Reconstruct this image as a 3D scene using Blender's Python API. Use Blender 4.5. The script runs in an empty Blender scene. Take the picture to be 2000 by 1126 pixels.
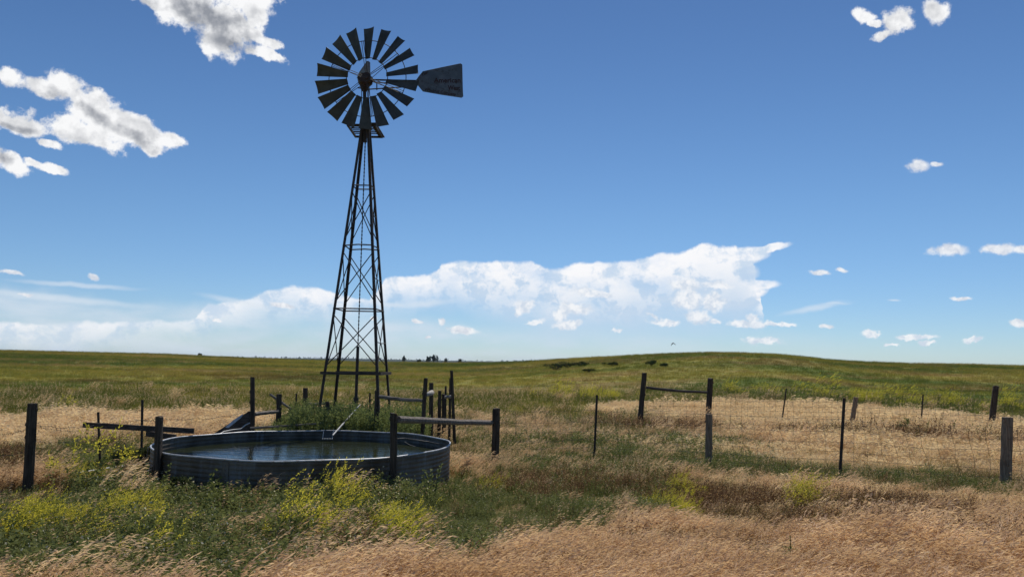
import bpy, math, random
import numpy as np
from mathutils import Vector, Matrix

rad = math.radians
scene = bpy.context.scene
COL = scene.collection
random.seed(7)
rng = np.random.default_rng(11)

# ------------------------------------------------------------------ camera
CAMZ = 2.05
F = 1556.0                 # focal length in pixels of the 2000 px wide photograph
PITCH, ROLL = rad(5.25), rad(1.0)
r0 = Vector((1, 0, 0)); f0 = Vector((0, math.cos(PITCH), math.sin(PITCH))); u0 = Vector((0, -math.sin(PITCH), math.cos(PITCH)))
cr = r0 * math.cos(ROLL) + u0 * math.sin(ROLL)
cu = -r0 * math.sin(ROLL) + u0 * math.cos(ROLL)
camd = bpy.data.cameras.new("camera"); cam = bpy.data.objects.new("camera", camd); COL.objects.link(cam)
camd.sensor_width = 36.0; camd.lens = 36.0 * F / 2000.0
camd.clip_start = 0.1; camd.clip_end = 20000
M = Matrix((cr, cu, -f0)).transposed().to_4x4(); M.translation = Vector((0, 0, CAMZ))
cam.matrix_world = M
scene.camera = cam
CAM = Vector((0, 0, CAMZ))

def ray(px, py):
    return f0 + cr * ((px - 1000.0) / F) + cu * ((563.0 - py) / F)
def azel(px, py):
    d = ray(px, py); return math.degrees(math.atan2(d.x, d.y)), math.degrees(math.atan2(d.z, math.hypot(d.x, d.y)))
def at(px, py, Y):
    d = ray(px, py); return CAM + d * (Y / d.y)

# ------------------------------------------------------------------ render / colour
scene.view_settings.view_transform = 'Standard'
scene.view_settings.look = 'None'
scene.view_settings.exposure = 0.0
scene.view_settings.gamma = 1.0
scene.cycles.max_bounces = 6
scene.cycles.transparent_max_bounces = 8
scene.cycles.diffuse_bounces = 3
scene.cycles.glossy_bounces = 3
scene.cycles.transmission_bounces = 3
scene.cycles.volume_bounces = 0

SUN_EL, SUN_ROT = 57.0, 12.0
sd = Vector((math.sin(rad(SUN_ROT)) * math.cos(rad(SUN_EL)), math.cos(rad(SUN_ROT)) * math.cos(rad(SUN_EL)), math.sin(rad(SUN_EL))))

# ------------------------------------------------------------------ node helper
class NT:
    def __init__(s, tree):
        s.t = tree; s.n = tree.nodes; s.l = tree.links
    def new(s, kind, **kw):
        n = s.n.new(kind)
        for k, v in kw.items(): setattr(n, k, v)
        return n
    def put(s, sock, v):
        if v is None: return
        if isinstance(v, bpy.types.NodeSocket): s.l.new(v, sock)
        else:
            try: sock.default_value = v
            except Exception: sock.default_value = (*v, 1.0)
    def m(s, op, a, b=None, c=None, clamp=False):
        n = s.new('ShaderNodeMath', operation=op, use_clamp=clamp)
        s.put(n.inputs[0], a)
        if b is not None: s.put(n.inputs[1], b)
        if c is not None: s.put(n.inputs[2], c)
        return n.outputs[0]
    def v(s, op, a, b=None, scale=None):
        n = s.new('ShaderNodeVectorMath', operation=op)
        s.put(n.inputs[0], a)
        if b is not None: s.put(n.inputs[1], b)
        if scale is not None: s.put(n.inputs['Scale'], scale)
        return n.outputs['Value'] if op in ('LENGTH', 'DOT_PRODUCT', 'DISTANCE') else n.outputs[0]
    def mix(s, f, a, b, blend='MIX'):
        n = s.new('ShaderNodeMix', data_type='RGBA', blend_type=blend)
        s.put(n.inputs[0], f); s.put(n.inputs[6], a); s.put(n.inputs[7], b)
        return n.outputs[2]
    def noise(s, vec, scale, detail=4.0, rough=0.55, dist=0.0, out=0):
        n = s.new('ShaderNodeTexNoise')
        if vec is not None: s.put(n.inputs['Vector'], vec)
        s.put(n.inputs['Scale'], scale); s.put(n.inputs['Detail'], detail); s.put(n.inputs['Roughness'], rough); s.put(n.inputs['Distortion'], dist)
        return n.outputs[out]
    def step(s, x, lo, hi):          # smooth step lo..hi -> 0..1
        n = s.new('ShaderNodeMapRange', interpolation_type='SMOOTHSTEP')
        s.put(n.inputs[0], x); s.put(n.inputs[1], lo); s.put(n.inputs[2], hi); s.put(n.inputs[3], 0.0); s.put(n.inputs[4], 1.0)
        return n.outputs[0]
    def mapping(s, vec, loc=(0, 0, 0), rot=(0, 0, 0), scale=(1, 1, 1), kind='POINT'):
        n = s.new('ShaderNodeMapping', vector_type=kind)
        s.put(n.inputs[0], vec); n.inputs[1].default_value = loc; n.inputs[2].default_value = rot; n.inputs[3].default_value = scale
        return n.outputs[0]

# ------------------------------------------------------------------ world: Nishita sky + clouds laid out by compass direction
SKY = 0.084
w = bpy.data.worlds.new("World"); scene.world = w; w.use_nodes = True
w.cycles.sampling_method = 'MANUAL'; w.cycles.sample_map_resolution = 256
w.node_tree.nodes.clear(); N = NT(w.node_tree)
sky = N.new('ShaderNodeTexSky', sky_type='NISHITA')
sky.sun_disc = False; sky.sun_elevation = rad(SUN_EL); sky.sun_rotation = rad(SUN_ROT)
sky.altitude = 1500; sky.air_density = 1.0; sky.dust_density = 0.3; sky.ozone_density = 3.0
tc = N.new('ShaderNodeTexCoord'); D = tc.outputs['Generated']
sep = N.new('ShaderNodeSeparateXYZ'); N.put(sep.inputs[0], D)
az = N.m('MULTIPLY', N.m('ARCTAN2', sep.outputs[0], sep.outputs[1]), 57.29578)
el = N.m('MULTIPLY', N.m('ARCSINE', sep.outputs[2]), 57.29578)
comb = N.new('ShaderNodeCombineXYZ'); N.put(comb.inputs[0], az); N.put(comb.inputs[1], el)
P = comb.outputs[0]
def warp(vec, scale, amp, detail=7.0, rough=0.6):
    c = N.noise(D, scale, detail, rough, out=1)
    return N.v('ADD', vec, N.v('MULTIPLY', N.v('SUBTRACT', c, (0.5, 0.5, 0.5)), (amp * 1.25, amp, 0.0)))
chain = [None]      # each blob waits for the one before, so that few values are alive at once
def blobs(vec, lst, k=0.25):
    acc = None
    sp_ = N.new('ShaderNodeSeparateXYZ'); N.put(sp_.inputs[0], vec)
    for (cx, cy, rx, ry, rot) in lst:
        cb = N.new('ShaderNodeCombineXYZ'); N.put(cb.inputs[0], sp_.outputs[0]); N.put(cb.inputs[1], sp_.outputs[1]); N.put(cb.inputs[2], chain[0])
        a, e = azel(cx, cy)
        # pixel radii to degrees at that place
        ax, _ = azel(cx + rx, cy); _, ey = azel(cx, cy - ry)
        # the photo's roll of one degree is added to the tilt (screen tilt is clockwise positive)
        mp = N.mapping(cb.outputs[0], loc=(a, e, 0), rot=(0, 0, rad(-rot - 1.0)), scale=(max(ax - a, .02), max(ey - e, .02), 1e7), kind='TEXTURE')
        ln = N.v('LENGTH', mp)
        if acc is None: acc = ln
        else:
            n = N.new('ShaderNodeMath', operation='SMOOTH_MIN'); N.put(n.inputs[0], acc); N.put(n.inputs[1], ln); n.inputs[2].default_value = k
            acc = n.outputs[0]
        chain[0] = acc
    return acc
big = [(300, 8, 60, 18, 12), (370, 15, 95, 52, 14), (440, 50, 82, 50, 25), (425, 82, 62, 28, 20), (400, -40, 170, 60, 0),
       (518, 104, 52, 15, 14), (505, 75, 30, 16, 35), (502, 30, 22, 34, -10), (528, 84, 24, 10, 10),
       (28, 150, 28, 20, 10), (78, 166, 52, 24, 14), (130, 163, 40, 34, 40), (182, 212, 84, 44, 30), (255, 243, 78, 34, 30), (322, 270, 40, 13, 18),
       (140, 256, 95, 30, 12), (40, 243, 70, 24, 10), (-15, 225, 40, 22, 0), (190, 276, 44, 14, 10), (298, 286, 20, 12, 10), (100, 284, 24, 8, 10),
       (22, 320, 40, 26, 20), (-14, 306, 40, 24, 0), (104, 332, 32, 11, 16), (66, 320, 20, 9, 0),
       (1683, 30, 20, 17, 30), (1750, 48, 40, 32, -20), (1722, 70, 26, 14, 0), (1828, 16, 28, 25, -15), (1700, 45, 16, 8, 30)]
q1 = warp(P, 20, 1.5, 5, 0.5)
m1 = blobs(q1, big, 0.22)
er = N.noise(D, 27, 12, 0.66); er2 = N.noise(D, 13, 4, 0.5)
d0 = N.m('SUBTRACT', 1.0, m1)
d1 = N.m('ADD', d0, N.m('ADD', N.m('MULTIPLY', N.m('SUBTRACT', er, 0.5), 2.7), N.m('MULTIPLY', N.m('SUBTRACT', er2, 0.5), 0.7)))
a1 = N.step(d1, -0.10, 0.36)
small = [(1795, 323, 24, 13, 10), (1828, 321, 16, 6, 5), (1856, 489, 42, 13, 3), (1948, 486, 46, 12, 3), (2010, 488, 40, 11, 0),
         (1602, 532, 22, 6, 3), (1643, 528, 15, 5, 12), (1880, 583, 20, 5, 0), (1616, 637, 14, 5, 5), (1990, 630, 20, 9, 0),
         (25, 532, 26, 6, 8), (184, 541, 12, 7, 35), (50, 576, 16, 4, 0), (552, 596, 30, 6, 4), (425, 627, 11, 4, 0),
         (815, 627, 14, 5, 0), (862, 630, 9, 9, 0), (906, 646, 32, 10, 0), (838, 657, 6, 3, 0), (730, 620, 8, 6, 0)]
q2 = warp(P, 60, 0.55, 6, 0.58)
m2 = blobs(q2, small, 0.15)
a2 = N.step(N.m('ADD', m2, N.m('MULTIPLY', N.m('SUBTRACT', N.noise(D, 60, 8, .65), .5), -1.5)), 1.12, 0.5)
# storm cloud far off: upper edge as a curve over compass direction, body fading down
def curve(vec_az, pts, lo=-36.0, hi=36.0, vlo=-2.0, vhi=14.0):
    """pts are pixels of the outline, turned into compass direction and height angle"""
    fc = N.new('ShaderNodeFloatCurve')
    t = N.m('DIVIDE', N.m('SUBTRACT', vec_az, lo), hi - lo, clamp=True)
    N.put(fc.inputs['Value'], t)
    c = fc.mapping.curves[0]
    pl = []
    for (x, y) in pts:
        a, e = azel(x, y); pl.append(((a - lo) / (hi - lo), (e - vlo) / (vhi - vlo)))
    pl.sort()
    c.points[0].location = pl[0]; c.points[1].location = pl[-1]
    for p in pl[1:-1]: c.points.new(*p)
    for p in c.points: p.handle_type = 'VECTOR'
    fc.mapping.update()
    return N.m('ADD', N.m('MULTIPLY', fc.outputs[0], vhi - vlo), vlo)
q3 = warp(P, 34, 0.95, 7, 0.6)
s3 = N.new('ShaderNodeSeparateXYZ'); N.put(s3.inputs[0], q3)
top = [(-900, 640), (380, 625), (400, 592), (440, 588), (500, 578), (520, 568), (560, 560), (610, 560), (650, 566), (700, 583), (722, 582), (738, 560), (752, 544), (800, 536), (850, 531),
       (862, 512), (900, 507), (950, 512), (990, 509), (1035, 508), (1075, 521), (1095, 522), (1120, 514), (1160, 508), (1200, 512), (1245, 504), (1300, 494), (1350, 489), (1372, 476),
       (1400, 479), (1440, 477), (1468, 500), (1478, 530), (1484, 600), (1500, 690), (2900, 700)]
T3 = curve(s3.outputs[0], top)
dT = N.m('SUBTRACT', T3, s3.outputs[1])                      # degrees under the upper edge
edge = N.step(dT, -0.06, 0.22)
spikes = blobs(warp(P, 45, 0.5, 5, 0.55), [(1492, 487, 56, 8, -12), (1455, 500, 50, 18, -8), (1470, 557, 56, 12, -2), (1455, 578, 48, 12, -14), (1430, 575, 50, 22, -10), (1440, 530, 45, 22, 0)], 0.3)
edge = N.m('MAXIMUM', edge, N.step(spikes, 1.1, 0.75))
bot = [(-900, 700), (380, 640), (520, 600), (640, 605), (760, 590), (900, 585), (1000, 625), (1100, 650), (1200, 640), (1350, 635), (1450, 628), (1500, 612), (1560, 600), (2900, 700)]
B3 = curve(s3.outputs[0], bot)
body = N.step(N.m('SUBTRACT', s3.outputs[1], B3), -1.6, 1.5)
soft = N.noise(N.v('MULTIPLY', D, (1, 1, 2.0)), 17, 7, 0.6)
a3 = N.m('MULTIPLY', N.m('MULTIPLY', edge, body), N.m('ADD', 0.25, N.m('MULTIPLY', soft, 1.35)), clamp=True)
# puffs in front of the storm cloud
puffs = [(1024, 598, 22, 12, -15), (1010, 608, 8, 12, 0), (1046, 628, 22, 6, -10), (1108, 634, 32, 9, -6), (1098, 612, 15, 24, 20), (1128, 602, 30, 12, 0), (1150, 570, 34, 10, 8),
         (1185, 575, 14, 6, 0), (1205, 645, 14, 4, 0), (1340, 556, 36, 14, 5), (1400, 556, 32, 9, 6), (1345, 585, 34, 22, 0), (1392, 590, 26, 22, 0), (1365, 620, 30, 16, 0),
         (1300, 630, 34, 8, 0), (1395, 628, 14, 7, 0), (1460, 632, 38, 9, 0), (1520, 632, 40, 5, 3), (1470, 622, 14, 9, 0), (1275, 618, 18, 5, 30), (1490, 665, 40, 9, 0), (1700, 652, 20, 8, 0),
         (1790, 658, 44, 6, -5), (1900, 662, 20, 6, -15), (1740, 673, 16, 3, 0), (1810, 668, 20, 4, 0)]
q4 = warp(P, 85, 0.75, 6, 0.66)
m4 = blobs(q4, puffs, 0.18)
a4 = N.m('MULTIPLY', N.step(N.m('ADD', m4, N.m('MULTIPLY', N.m('SUBTRACT', N.noise(D, 70, 8, .65), .5), -1.6)), 1.15, 0.55), 0.9)
# thin high streaks
streaks = [(150, 556, 110, 5, 0), (110, 582, 170, 7, 2), (1590, 603, 60, 6, -12), (1630, 594, 28, 3, -3), (470, 590, 70, 6, 8), (830, 592, 50, 7, -6), (1745, 586, 12, 2, 0), (770, 595, 30, 5, 0)]
q5 = warp(P, 30, 0.5, 5, 0.5)
a5 = N.m('MULTIPLY', N.step(blobs(q5, streaks, 0.3), 1.5, 0.2), 0.5)
# haze bank low over the horizon, ragged upper edge on the left
HZ = curve(s3.outputs[0], [(-900, 560), (0, 556), (100, 562), (200, 580), (320, 592), (400, 588), (520, 575), (640, 590), (760, 610), (1000, 640), (1300, 640), (1500, 640), (1640, 655), (2900, 660)])
hz = N.m('MULTIPLY', N.step(N.m('SUBTRACT', HZ, s3.outputs[1]), -0.35, 1.2), N.step(N.noise(N.v('MULTIPLY', D, (1, 1, 4.0)), 9, 5, 0.5), 0.25, 0.75))
hz = N.m('MULTIPLY', hz, N.m('MULTIPLY', 0.92, N.step(az, 40.0, -15.0)))
# colours (divided by the background strength)
def K(r, g, b): return (r / SKY, g / SKY, b / SKY, 1.0)
hs_ = N.new('ShaderNodeHueSaturation'); hs_.inputs['Saturation'].default_value = 1.08; N.put(hs_.inputs['Color'], sky.outputs[0])
skyc = N.mix(1.0, hs_.outputs[0], N.mix(N.step(el, 11.0, 0.5), N.mix(N.step(el, 10, 30), (0.86, 1.0, 1.10, 1), (0.69, 0.83, 0.97, 1)), (0.76, 0.91, 1.12, 1)), 'MULTIPLY')
# lighting of the big cumulus: dark thick cores, bright rims, lumps lit from the sun side
e1 = N.noise(N.v('ADD', D, (0.0, 0.0, 0.0)), 34, 5, 0.55); e2 = N.noise(N.v('ADD', D, (0.007, 0.004, 0.010)), 34, 5, 0.55)
relief = N.m('MULTIPLY', N.m('SUBTRACT', e1, e2), 3.0)
shade = blobs(q1, [(400, 28, 95, 46, 12), (455, 72, 50, 26, 25), (215, 240, 95, 15, 22), (112, 180, 26, 18, 30), (30, 250, 50, 9, 5), (8, 318, 26, 12, 10), (1858, 495, 30, 5, 0)], 0.3)
core = N.m('MULTIPLY', N.step(N.m('ADD', shade, N.m('MULTIPLY', N.m('SUBTRACT', e1, .5), 1.2)), 1.35, 0.25), N.step(d0, -0.02, 0.32))
lum = N.m('ADD', N.m('SUBTRACT', 1.0, N.m('MULTIPLY', core, 0.62)), N.m('MULTIPLY', relief, 0.42))
lum = N.m('SUBTRACT', lum, N.m('MULTIPLY', N.step(e1, .62, .40), N.m('MULTIPLY', N.step(d0, .02, .40), .26)))
cumc = N.mix(N.m('MAXIMUM', N.m('MINIMUM', lum, 1.0), 0.0), K(0.29, 0.31, 0.355), K(0.95, 0.955, 0.965))
n_c = N.noise(q4, 1.6, 5, 0.6)
c = N.mix(hz, skyc, K(0.66, 0.75, 0.85))
c = N.mix(N.m('MINIMUM', a3, 1.0), c, N.mix(N.m('ADD', N.step(dT, 0.3, 5.0), N.m('MULTIPLY', N.step(N.noise(q3, .50, 7, .64), .46, .62), .85), clamp=True), K(0.96, 0.96, 0.98), K(0.56, 0.69, 0.85)))
c = N.mix(a5, c, K(0.76, 0.82, 0.89))
c = N.mix(a4, c, N.mix(N.step(n_c, 0.35, 0.62), K(0.63, 0.71, 0.82), K(0.93, 0.94, 0.96)))
c = N.mix(N.m('MULTIPLY', a2, 0.92), c, N.mix(N.step(n_c, 0.35, 0.65), K(0.66, 0.70, 0.78), K(0.92, 0.93, 0.95)))
c = N.mix(a1, c, cumc)
bg = N.new('ShaderNodeBackground'); N.put(bg.inputs[0], c); bg.inputs[1].default_value = SKY
wo = N.new('ShaderNodeOutputWorld'); N.l.new(bg.outputs[0], wo.inputs[0])

sunl = bpy.data.lights.new("sun", 'SUN'); sunl.energy = 4.2; sunl.angle = rad(0.53); sunl.color = (1.0, 0.95, 0.88)
suno = bpy.data.objects.new("sun", sunl); COL.objects.link(suno)
suno.rotation_euler = sd.to_track_quat('Z', 'Y').to_euler(); suno.location = (10, -5, 30)

# ------------------------------------------------------------------ mesh helpers
class MB:
    def __init__(s): s.v = []; s.f = []; s.mi = []
    def add(s, vs, fs, mi=0):
        o = len(s.v); s.v += [tuple(v) for v in vs]; s.f += [tuple(i + o for i in f) for f in fs]; s.mi += [mi] * len(fs)
    def tube(s, pts, rads, n=8, cap=True, mi=0):
        pts = [Vector(p) for p in pts]
        if not hasattr(rads, '__len__'): rads = [rads] * len(pts)
        vs = []; fs = []
        up = Vector((0, 0, 1))
        d0 = (pts[-1] - pts[0]).normalized()
        if abs(d0.dot(up)) > 0.9: up = Vector((0.2, 1, 0)).normalized()
        for i, p in enumerate(pts):
            d = (pts[min(i + 1, len(pts) - 1)] - pts[max(i - 1, 0)])
            if d.length < 1e-9: d = d0
            d.normalize(); a = d.cross(up).normalized(); b = d.cross(a).normalized()
            for k in range(n):
                t = 2 * math.pi * (k + .5) / n
                vs.append(p + (a * math.cos(t) + b * math.sin(t)) * rads[i])
        for i in range(len(pts) - 1):
            for k in range(n):
                fs.append((i * n + k, i * n + (k + 1) % n, (i + 1) * n + (k + 1) % n, (i + 1) * n + k))
        if cap:
            fs.append(tuple(range(n))[::-1]); fs.append(tuple((len(pts) - 1) * n + k for k in range(n)))
        s.add(vs, fs, mi)
    def beam(s, a, b, wdt, hgt, up=(0, 0, 1), mi=0):
        a = Vector(a); b = Vector(b); d = (b - a).normalized(); up = Vector(up)
        if abs(d.dot(up)) > .95: up = Vector((0, 1, 0))
        x = d.cross(up).normalized() * (wdt / 2); y = d.cross(x).normalized() * (hgt / 2)
        vs = [a - x - y, a + x - y, a + x + y, a - x + y, b - x - y, b + x - y, b + x + y, b - x + y]
        s.add(vs, [(3, 2, 1, 0), (4, 5, 6, 7), (0, 1, 5, 4), (1, 2, 6, 5), (2, 3, 7, 6), (3, 0, 4, 7)], mi)
    def angle_iron(s, a, b, sz, th, x, y):
        """L section from a to b with flanges along x and y"""
        a = Vector(a); b = Vector(b); x = Vector(x).normalized(); y = Vector(y).normalized()
        prof = [(0, 0), (sz, 0), (sz, th), (th, th), (th, sz), (0, sz)]
        vs = [a + x * p + y * q for p, q in prof] + [b + x * p + y * q for p, q in prof]
        n = 6; fs = [(k, (k + 1) % n, n + (k + 1) % n, n + k) for k in range(n)] + [tuple(range(n))[::-1], tuple(range(n, 2 * n))]
        s.add(vs, fs)
    def plate(s, outline, nrm, th):
        """flat plate with thickness from an outline of 3-D points"""
        nrm = Vector(nrm).normalized() * (th / 2); n = len(outline); o = [Vector(p) for p in outline]
        vs = [p - nrm for p in o] + [p + nrm for p in o]
        s.add(vs, [tuple(range(n))[::-1], tuple(range(n, 2 * n))] + [(k, (k + 1) % n, n + (k + 1) % n, n + k) for k in range(n)])
    def mesh(s, name, mats=(), smooth=False):
        me = bpy.data.meshes.new(name); me.from_pydata(s.v, [], s.f)
        for m_ in (mats if isinstance(mats, (list, tuple)) else [mats]): me.materials.append(m_)
        if any(s.mi): me.polygons.foreach_set('material_index', s.mi)
        if smooth: me.polygons.foreach_set('use_smooth', [True] * len(me.polygons))
        me.update(); return me
    def build(s, name, mats, parent=None, smooth=False, label=None):
        if parent is not None:
            o_ = parent.matrix_world.translation if parent.parent is None else WORLD[parent.name]
            s.v = [(v[0] - o_.x, v[1] - o_.y, v[2] - o_.z) for v in s.v]
        ob = bpy.data.objects.new(name, s.mesh(name, mats, smooth)); COL.objects.link(ob)
        if parent is not None:
            ob.parent = parent; WORLD[ob.name] = o_.copy()
        if label: ob['label'] = label
        return ob
WORLD = {}
def tag(o, label=None, cat=None, group=None, kind=None):
    if label: o['label'] = label
    if cat: o['category'] = cat
    if group: o['group'] = group
    if kind: o['kind'] = kind
    return o
def thing(name, loc, label, cat, group=None):
    o = bpy.data.objects.new(name, None); COL.objects.link(o); o.location = loc; o.empty_display_size = .2
    o.matrix_world = Matrix.Translation(loc); WORLD[o.name] = Vector(loc)
    return tag(o, label, cat, group)
def lump(c, r, seg=16, rings=10, noise=0.0, seed=0):
    rr = random.Random(seed); vs = []; fs = []
    for i in range(rings + 1):
        th = math.pi * i / rings
        for k in range(seg):
            ph = 2 * math.pi * k / seg; q = 1 + rr.uniform(-noise, noise)
            vs.append((c[0] + r[0] * q * math.sin(th) * math.cos(ph), c[1] + r[1] * q * math.sin(th) * math.sin(ph), c[2] + r[2] * q * math.cos(th)))
    for i in range(rings):
        for k in range(seg): fs.append((i * seg + k, i * seg + (k + 1) % seg, (i + 1) * seg + (k + 1) % seg, (i + 1) * seg + k))
    return vs, fs

# ------------------------------------------------------------------ materials
def newmat(name):
    m = bpy.data.materials.new(name); m.use_nodes = True; m.node_tree.nodes.clear(); n = NT(m.node_tree)
    out = n.new('ShaderNodeOutputMaterial'); return m, n, out
def principled(n, out, **kw):
    b = n.new('ShaderNodeBsdfPrincipled')
    for k, v in kw.items(): n.put(b.inputs[k], v)
    n.l.new(b.outputs[0], out.inputs[0]); return b
def wood(name, c1, c2, axis='z'):
    m, n, out = newmat(name); g = n.new('ShaderNodeNewGeometry')
    sc = {'z': (38, 38, 2.2), 'x': (2.2, 38, 38)}[axis]
    p = n.v('MULTIPLY', g.outputs['Position'], sc)
    a = n.noise(p, 1.0, 6, 0.65); b = n.noise(g.outputs['Position'], 6, 4, 0.6)
    col = n.mix(n.step(a, .3, .7), c1, c2)
    col = n.mix(n.m('MULTIPLY', n.step(b, .5, .75), .5), col, (c1[0] * .5, c1[1] * .5, c1[2] * .5, 1))
    bp = n.new('ShaderNodeBump'); bp.inputs['Strength'].default_value = .8; bp.inputs['Distance'].default_value = .012; n.put(bp.inputs['Height'], a)
    principled(n, out, **{'Base Color': col, 'Roughness': .88, 'Normal': bp.outputs[0], 'Specular IOR Level': .2})
    return m
M_POST = wood("old_post_wood", (.034, .025, .018, 1), (.105, .082, .062, 1))
M_POSTL = wood("grey_post_wood", (.14, .10, .065, 1), (.32, .245, .175, 1))
M_RAIL = wood("weathered_rail_wood", (.075, .062, .050, 1), (.30, .26, .22, 1), 'x')
M_RAILD = wood("dark_rail_wood", (.04, .032, .026, 1), (.12, .10, .085, 1), 'x')
def metal(name, c1, c2, rust=None, rough=.6, met=.0, scale=5.0, bump=.2):
    m, n, out = newmat(name); g = n.new('ShaderNodeNewGeometry')
    a = n.noise(g.outputs['Position'], scale, 6, .65); b = n.noise(g.outputs['Position'], scale * 2.7, 6, .7)
    col = n.mix(n.step(a, .35, .65), c1, c2)
    if rust: col = n.mix(n.step(b, .52, .68), col, rust)
    bp = n.new('ShaderNodeBump'); bp.inputs['Strength'].default_value = bump; bp.inputs['Distance'].default_value = .005; n.put(bp.inputs['Height'], b)
    principled(n, out, **{'Base Color': col, 'Roughness': rough, 'Metallic': met, 'Normal': bp.outputs[0]})
    return m
M_TOWER = metal("tower_steel", (.030, .022, .018, 1), (.055, .042, .034, 1), (.07, .032, .018, 1), .7)
M_BLADE = metal("blade_steel", (.040, .044, .042, 1), (.075, .080, .075, 1), (.055, .045, .035, 1), .6, .2, 3.0)
M_VANE = metal("vane_steel", (.09, .11, .135, 1), (.14, .16, .19, 1), (.06, .055, .05, 1), .55, .3, 4.0)
M_HOOD = metal("hood_steel", (.22, .22, .22, 1), (.32, .32, .31, 1), (.20, .16, .13, 1), .6, .1, 8.0)
M_GEAR = metal("gear_paint", (.024, .013, .011, 1), (.050, .021, .017, 1), (.03, .02, .015, 1), .6)
M_LETTER = metal("lettering_paint", (.045, .010, .009, 1), (.028, .008, .008, 1), None, .7)
M_TPOST = metal("steel_post", (.020, .018, .016, 1), (.045, .038, .030, 1), (.08, .04, .02, 1), .75)
M_WIRE = metal("fence_wire", (.022, .019, .017, 1), (.045, .038, .032, 1), (.05, .032, .02, 1), .6)
M_GALV = metal("galvanised_pipe", (.36, .37, .38, 1), (.55, .56, .57, 1), (.25, .2, .17, 1), .45, .3)
M_PIPE = metal("dull_pipe", (.20, .20, .20, 1), (.34, .34, .34, 1), (.13, .10, .08, 1), .6, .1)
M_WHITE = metal("white_plastic", (.55, .53, .48, 1), (.68, .66, .62, 1), None, .5)
M_CONC = metal("pale_knot", (.25, .22, .19, 1), (.40, .37, .33, 1), None, .8, 0, 20)
def tank_mat():
    m, n, out = newmat("corrugated_galvanised_steel"); g = n.new('ShaderNodeNewGeometry'); pos = g.outputs['Position']
    a = n.noise(pos, 2.2, 6, .65); b = n.noise(n.v('MULTIPLY', pos, (7, 7, 1.2)), 1.0, 6, .65); cc = n.noise(pos, 14, 5, .7)
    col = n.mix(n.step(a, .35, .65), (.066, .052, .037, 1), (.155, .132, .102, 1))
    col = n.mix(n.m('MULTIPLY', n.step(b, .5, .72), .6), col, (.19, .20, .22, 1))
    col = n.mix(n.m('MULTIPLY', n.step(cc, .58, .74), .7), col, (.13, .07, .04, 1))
    bp = n.new('ShaderNodeBump'); bp.inputs['Strength'].default_value = .3; bp.inputs['Distance'].default_value = .01; n.put(bp.inputs['Height'], a)
    principled(n, out, **{'Base Color': col, 'Roughness': n.m('ADD', .38, n.m('MULTIPLY', a, .3)), 'Metallic': .0, 'Specular IOR Level': .3, 'Normal': bp.outputs[0]})
    return m
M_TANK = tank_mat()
def plant(name, c1, c2, c3=None, trans=.45, scale=1.3):
    """leaf colour varies with the place in the field and from tuft to tuft"""
    m, n, out = newmat(name); g = n.new('ShaderNodeNewGeometry'); oi = n.new('ShaderNodeObjectInfo')
    a = n.noise(g.outputs['Position'], scale, 4, .6)
    f = n.m('ADD', n.m('MULTIPLY', n.step(a, .3, .7), .6), n.m('MULTIPLY', oi.outputs['Random'], .4))
    col = n.mix(f, c1, c2)
    if c3: col = n.mix(n.m('GREATER_THAN', n.noise(g.outputs['Position'], 9, 2, .5), .60), col, c3)
    d = n.new('ShaderNodeBsdfDiffuse'); t = n.new('ShaderNodeBsdfTranslucent'); n.put(d.inputs[0], col)
    n.put(t.inputs[0], n.mix(.35, col, n.mix(1.0, col, (1.5, 1.4, .7, 1), 'MULTIPLY')))
    mx = n.new('ShaderNodeMixShader'); mx.inputs[0].default_value = trans
    n.l.new(d.outputs[0], mx.inputs[1]); n.l.new(t.outputs[0], mx.inputs[2]); n.l.new(mx.outputs[0], out.inputs[0])
    return m
M_DRY = plant("dry_grass_straw", (.30, .175, .085, 1), (.60, .44, .26, 1))
M_DRYHEAD = plant("dry_grass_heads", (.46, .29, .165, 1), (.86, .65, .445, 1))
M_PALE = plant("bleached_grass", (.60, .45, .28, 1), (.86, .70, .48, 1))
M_GREEN = plant("green_blades", (.085, .115, .028, 1), (.18, .195, .055, 1), trans=.32)
M_FORB = plant("forb_leaves", (.125, .150, .052, 1), (.225, .24, .10, 1), trans=.38)
M_SPECK = plant("tiny_seed_heads", (.40, .38, .30, 1), (.6, .58, .48, 1))
M_CLOVER = plant("clover_stems", (.10, .125, .035, 1), (.17, .19, .05, 1))
M_YELLOW = plant("clover_flowers", (.50, .44, .05, 1), (.70, .62, .10, 1))
M_BROWN = plant("brown_seed_stems", (.10, .055, .033, 1), (.20, .11, .062, 1), trans=.3)
M_WEED = plant("tall_weed_leaves", (.11, .15, .055, 1), (.24, .27, .11, 1), trans=.4)
M_DARKLEAF = plant("dark_twig_leaves", (.030, .042, .018, 1), (.08, .095, .04, 1), trans=.35)
M_HILLBUSH = plant("hill_shrub_leaves", (.025, .040, .016, 1), (.060, .080, .028, 1), trans=.3)
M_TREE = plant("pine_needles", (.018, .032, .020, 1), (.035, .055, .030, 1), trans=.15, scale=.3)
M_TRUNK = wood("tree_bark", (.04, .03, .022, 1), (.08, .06, .045, 1))

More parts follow.
